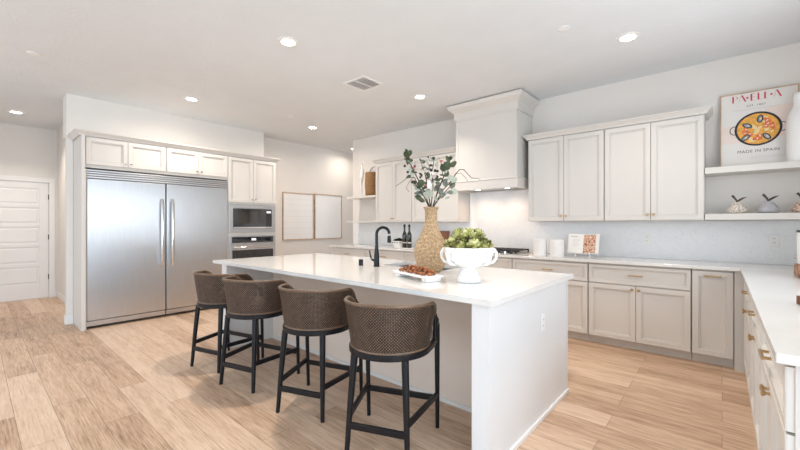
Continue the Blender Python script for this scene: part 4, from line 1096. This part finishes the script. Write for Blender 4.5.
# artichokes
def arti_mesh():
    b = nb()
    bmesh.ops.create_icosphere(b, subdivisions=2, radius=0.034)
    for f in b.faces: f.material_index = 1
    n0 = len(b.faces)
    for q in range(40):
        z = 0.97 - 1.65*(q+0.5)/40; r_ = math.sqrt(max(0, 1-z*z)); a_ = q*2.39996
        nrm = Vector((r_*math.cos(a_), r_*math.sin(a_), z))
        tan = (Vector((0, 0, 1)) - nrm*z)
        tan = tan.normalized() if tan.length > 1e-3 else Vector((1, 0, 0))
        fl = 0.45 + 0.02*q
        leaf(b, nrm*0.033 - tan*0.012, tan*0.80 + nrm*fl, nrm, 0.042, 0.034, -0.16)
    tube(b, [(0, 0, -0.030), (0.002, 0, -0.052)], 0.009, 8)
    me = bpy.data.meshes.new('artichoke'); b.to_mesh(me); b.free(); me.materials.append(M['arti']); me.materials.append(M['stem'])
    return me
AM = arti_mesh()
rnd = random.Random(21)
pos = [(0.106*math.cos(2*PI*k/7+.2), 0.106*math.sin(2*PI*k/7+.2), 0.240) for k in range(7)] + [(0, 0, 0.228)] + \
      [(0.058*math.cos(2*PI*k/4+.5), 0.058*math.sin(2*PI*k/4+.5), 0.302) for k in range(4)]
for k, p in enumerate(pos):
    o = bpy.data.objects.new('artichoke', AM); C.objects.link(o)
    o.location = (BX+p[0], BY+p[1], CT+p[2]); o.rotation_euler = (rnd.uniform(-.8, .8), rnd.uniform(-.8, .8), rnd.uniform(0, 6))
    s_ = rnd.uniform(0.92, 1.08); o.scale = (s_, s_, s_)
    tag(o, 'yellow-green artichoke heaped in the white footed bowl', 'artichoke', 'artichokes in the footed bowl')
# footed tray with bead strand
TX, TY, TA = -1.632, 2.066, R(-17)
t = thing('footed_tray', 'low white footed tray carrying brown beads on the island', 'tray', (TX, TY, CT), rz=TA)
b = nb()
stack(b, -0.208, 0.208, -0.072, 0.072, [(0.024, -0.006), (0.028, 0.0), (0.040, 0.003), (0.042, 0.0), (0.042, -0.006), (0.036, -0.010)], 'nesw'); obj('top', b, M['ceramic'], t, bevel=0.002)
for x in (-0.168, 0.168):
    b = nb(); stack(b, x-0.028, x+0.028, -0.06, 0.06, [(0.0, -0.004), (0.004, 0.0), (0.024, 0.004)], 'we'); obj('foot', b, M['ceramic'], t, bevel=0.002)
g_ = thing('bead_strand', 'heaped strand of reddish-brown beads lying on the white footed tray', 'beads', (TX, TY, CT+0.036), rz=TA)
rnd = random.Random(8)
bm_ = nb(); bmesh.ops.create_uvsphere(bm_, u_segments=12, v_segments=8, radius=0.0115)
bead0 = None; path = []
for k in range(88):
    u = -0.172 + 0.344*((k*0.618034) % 1.0); lay = 0 if k < 50 else (1 if k < 76 else 2)
    wv = (0.046, 0.032, 0.016)[lay]; u *= (1.0, 0.86, 0.6)[lay]
    p = Vector((u, rnd.uniform(-wv, wv), 0.0135 + lay*0.0165))
    if bead0 is None: bead0 = obj('bead', bm_, M['bead'], g_, smooth='all'); bo = bead0
    else: bo = bead0.copy(); C.objects.link(bo); bo.parent = g_
    bo.location = p; bo.scale = (rnd.uniform(0.9, 1.35), rnd.uniform(0.9, 1.1), rnd.uniform(0.75, 1.0)); bo.rotation_euler = (0, 0, rnd.uniform(0, 6))
    path.append(p)
path.sort(key=lambda p: p.x)
b = nb(); tube(b, path[::3], 0.0015, 5); obj('cord', b, M['stem'], g_)

# ------------------------------------------------------------------ outlets
def outlet(F, label, sockets=True):
    t = thing('wall_outlet', label, 'outlet', F @ Vector((0, 0, 0)))
    b = nb(); panel(b, F, -0.036, 0.036, -0.058, 0.058, [(0, 0), (0, 0.004), (0.003, 0.006)]); obj('plate', b, M['plastic'], t, off=t.location)
    for v in (-0.021, 0.021):
        b = nb(); mbox(b, F, -0.016, 0.016, v-0.014, v+0.014, 0.006, 0.0075); so = obj('socket', b, M['plastic'], t, bevel=0.002, off=t.location)
        b = nb()
        for u in (-0.006, 0.006): mbox(b, F, u-0.0016, u+0.0016, v-0.004, v+0.006, 0.0075, 0.0079)
        obj('slots', b, M['slot'], so, off=t.location)
def WF(x, z): return frame((x, YW-0.0135, z), (1, 0, 0), (0, -1, 0))
outlet(WF(0.378, 1.143), 'white outlet on the backsplash under the pear shelf')
outlet(WF(-0.651, 1.134), 'white outlet on the backsplash beside the cookbook')
outlet(WF(-5.49, 1.130), 'white outlet on the backsplash at the passage end')
outlet(frame((-0.9072, 2.50, 0.642), (0, 1, 0), (1, 0, 0)), 'white outlet set in the white island end panel')

# ------------------------------------------------------------------ ceiling fittings
def can(x, y, label, power=7):
    t = thing('ceiling_light', label, 'ceiling light', (x, y, ZC), group='recessed ceiling lights')
    b = nb(); lathe(b, [(0.062, -0.001), (0.064, -0.010), (0.092, -0.006), (0.095, -0.001)], 32, cap=False); obj('trim_ring', b, M['plastic'], t, smooth=True)
    b = nb(); lathe(b, [(0.064, -0.004), (0.0, -0.0045)], 32, cap=False); obj('lens', b, M['lamp'], t)
    l = bpy.data.lights.new('ceiling_lamp', 'AREA'); l.shape = 'DISK'; l.size = 0.12; l.energy = power; l.color = (1.0, 0.88, 0.76); l.spread = R(165 if 'pictures' in label or 'refrig' in label else 118)
    o = bpy.data.objects.new('ceiling_lamp', l); C.objects.link(o); o.location = (x, y, ZC-0.014)
can(-3.05, 1.93, 'lit recessed ceiling light above the stool side of the island', 8.5)
can(-5.42, 1.95, 'lit recessed ceiling light in front of the refrigerators', 10.5)
can(-5.41, 3.91, 'lit recessed ceiling light in front of the oak-framed pictures', 10)
can(-3.03, 3.90, 'lit recessed ceiling light in front of the range hood')
can(-0.645, 3.905, 'lit recessed ceiling light in front of the wall cabinets by the poster', 3.5)
can(-0.645, 1.93, 'lit recessed ceiling light above the aisle, out of frame', 7)
can(-6.22, 5.60, 'lit recessed ceiling light at the passage beyond the pictures', 4)
can(-8.05, 0.44, 'lit recessed ceiling light in the hall by the panelled door', 7)
def cover(x, y, label, r=0.055):
    b = nb(); lathe(b, [(0, -0.012), (r*0.7, -0.012), (r, -0.006), (r, -0.0005)], 28); tag(obj('sprinkler_cover', b, M['plastic'], smooth=True, loc=(x, y, ZC)), label, 'sprinkler cover')
cover(-5.175, 0.407, 'small round white ceiling cover in front of the hall')
cover(-5.12, 3.29, 'small round white ceiling cover beside the light by the pictures')
cover(-1.04, 3.37, 'small round white ceiling cover beside the light by the poster')
t = thing('ceiling_vent', 'square white louvered air vent in the ceiling above the island', 'vent', (-3.265, 3.10, ZC))
b = nb()
for x0, x1, y0, y1 in ((-0.18, 0.18, -0.18, -0.145), (-0.18, 0.18, 0.145, 0.18), (-0.18, -0.145, -0.145, 0.145), (0.145, 0.18, -0.145, 0.145)): box(b, x0, x1, y0, y1, -0.012, -0.0005)
obj('frame', b, M['plastic'], t, bevel=0.003)
b = nb(); box(b, -0.145, 0.145, -0.145, 0.145, -0.003, -0.0005); obj('duct', b, M['inklight'], t)
b = nb()
for k in range(9):
    y = -0.128 + k*0.032
    vs = box(b, -0.145, 0.145, y-0.012, y+0.012, -0.0105, -0.0085)
    for v in vs: v.co.z += (v.co.y - y)*0.35
box(b, -0.006, 0.006, -0.145, 0.145, -0.014, -0.005)
obj('louvers', b, M['plastic'], t)
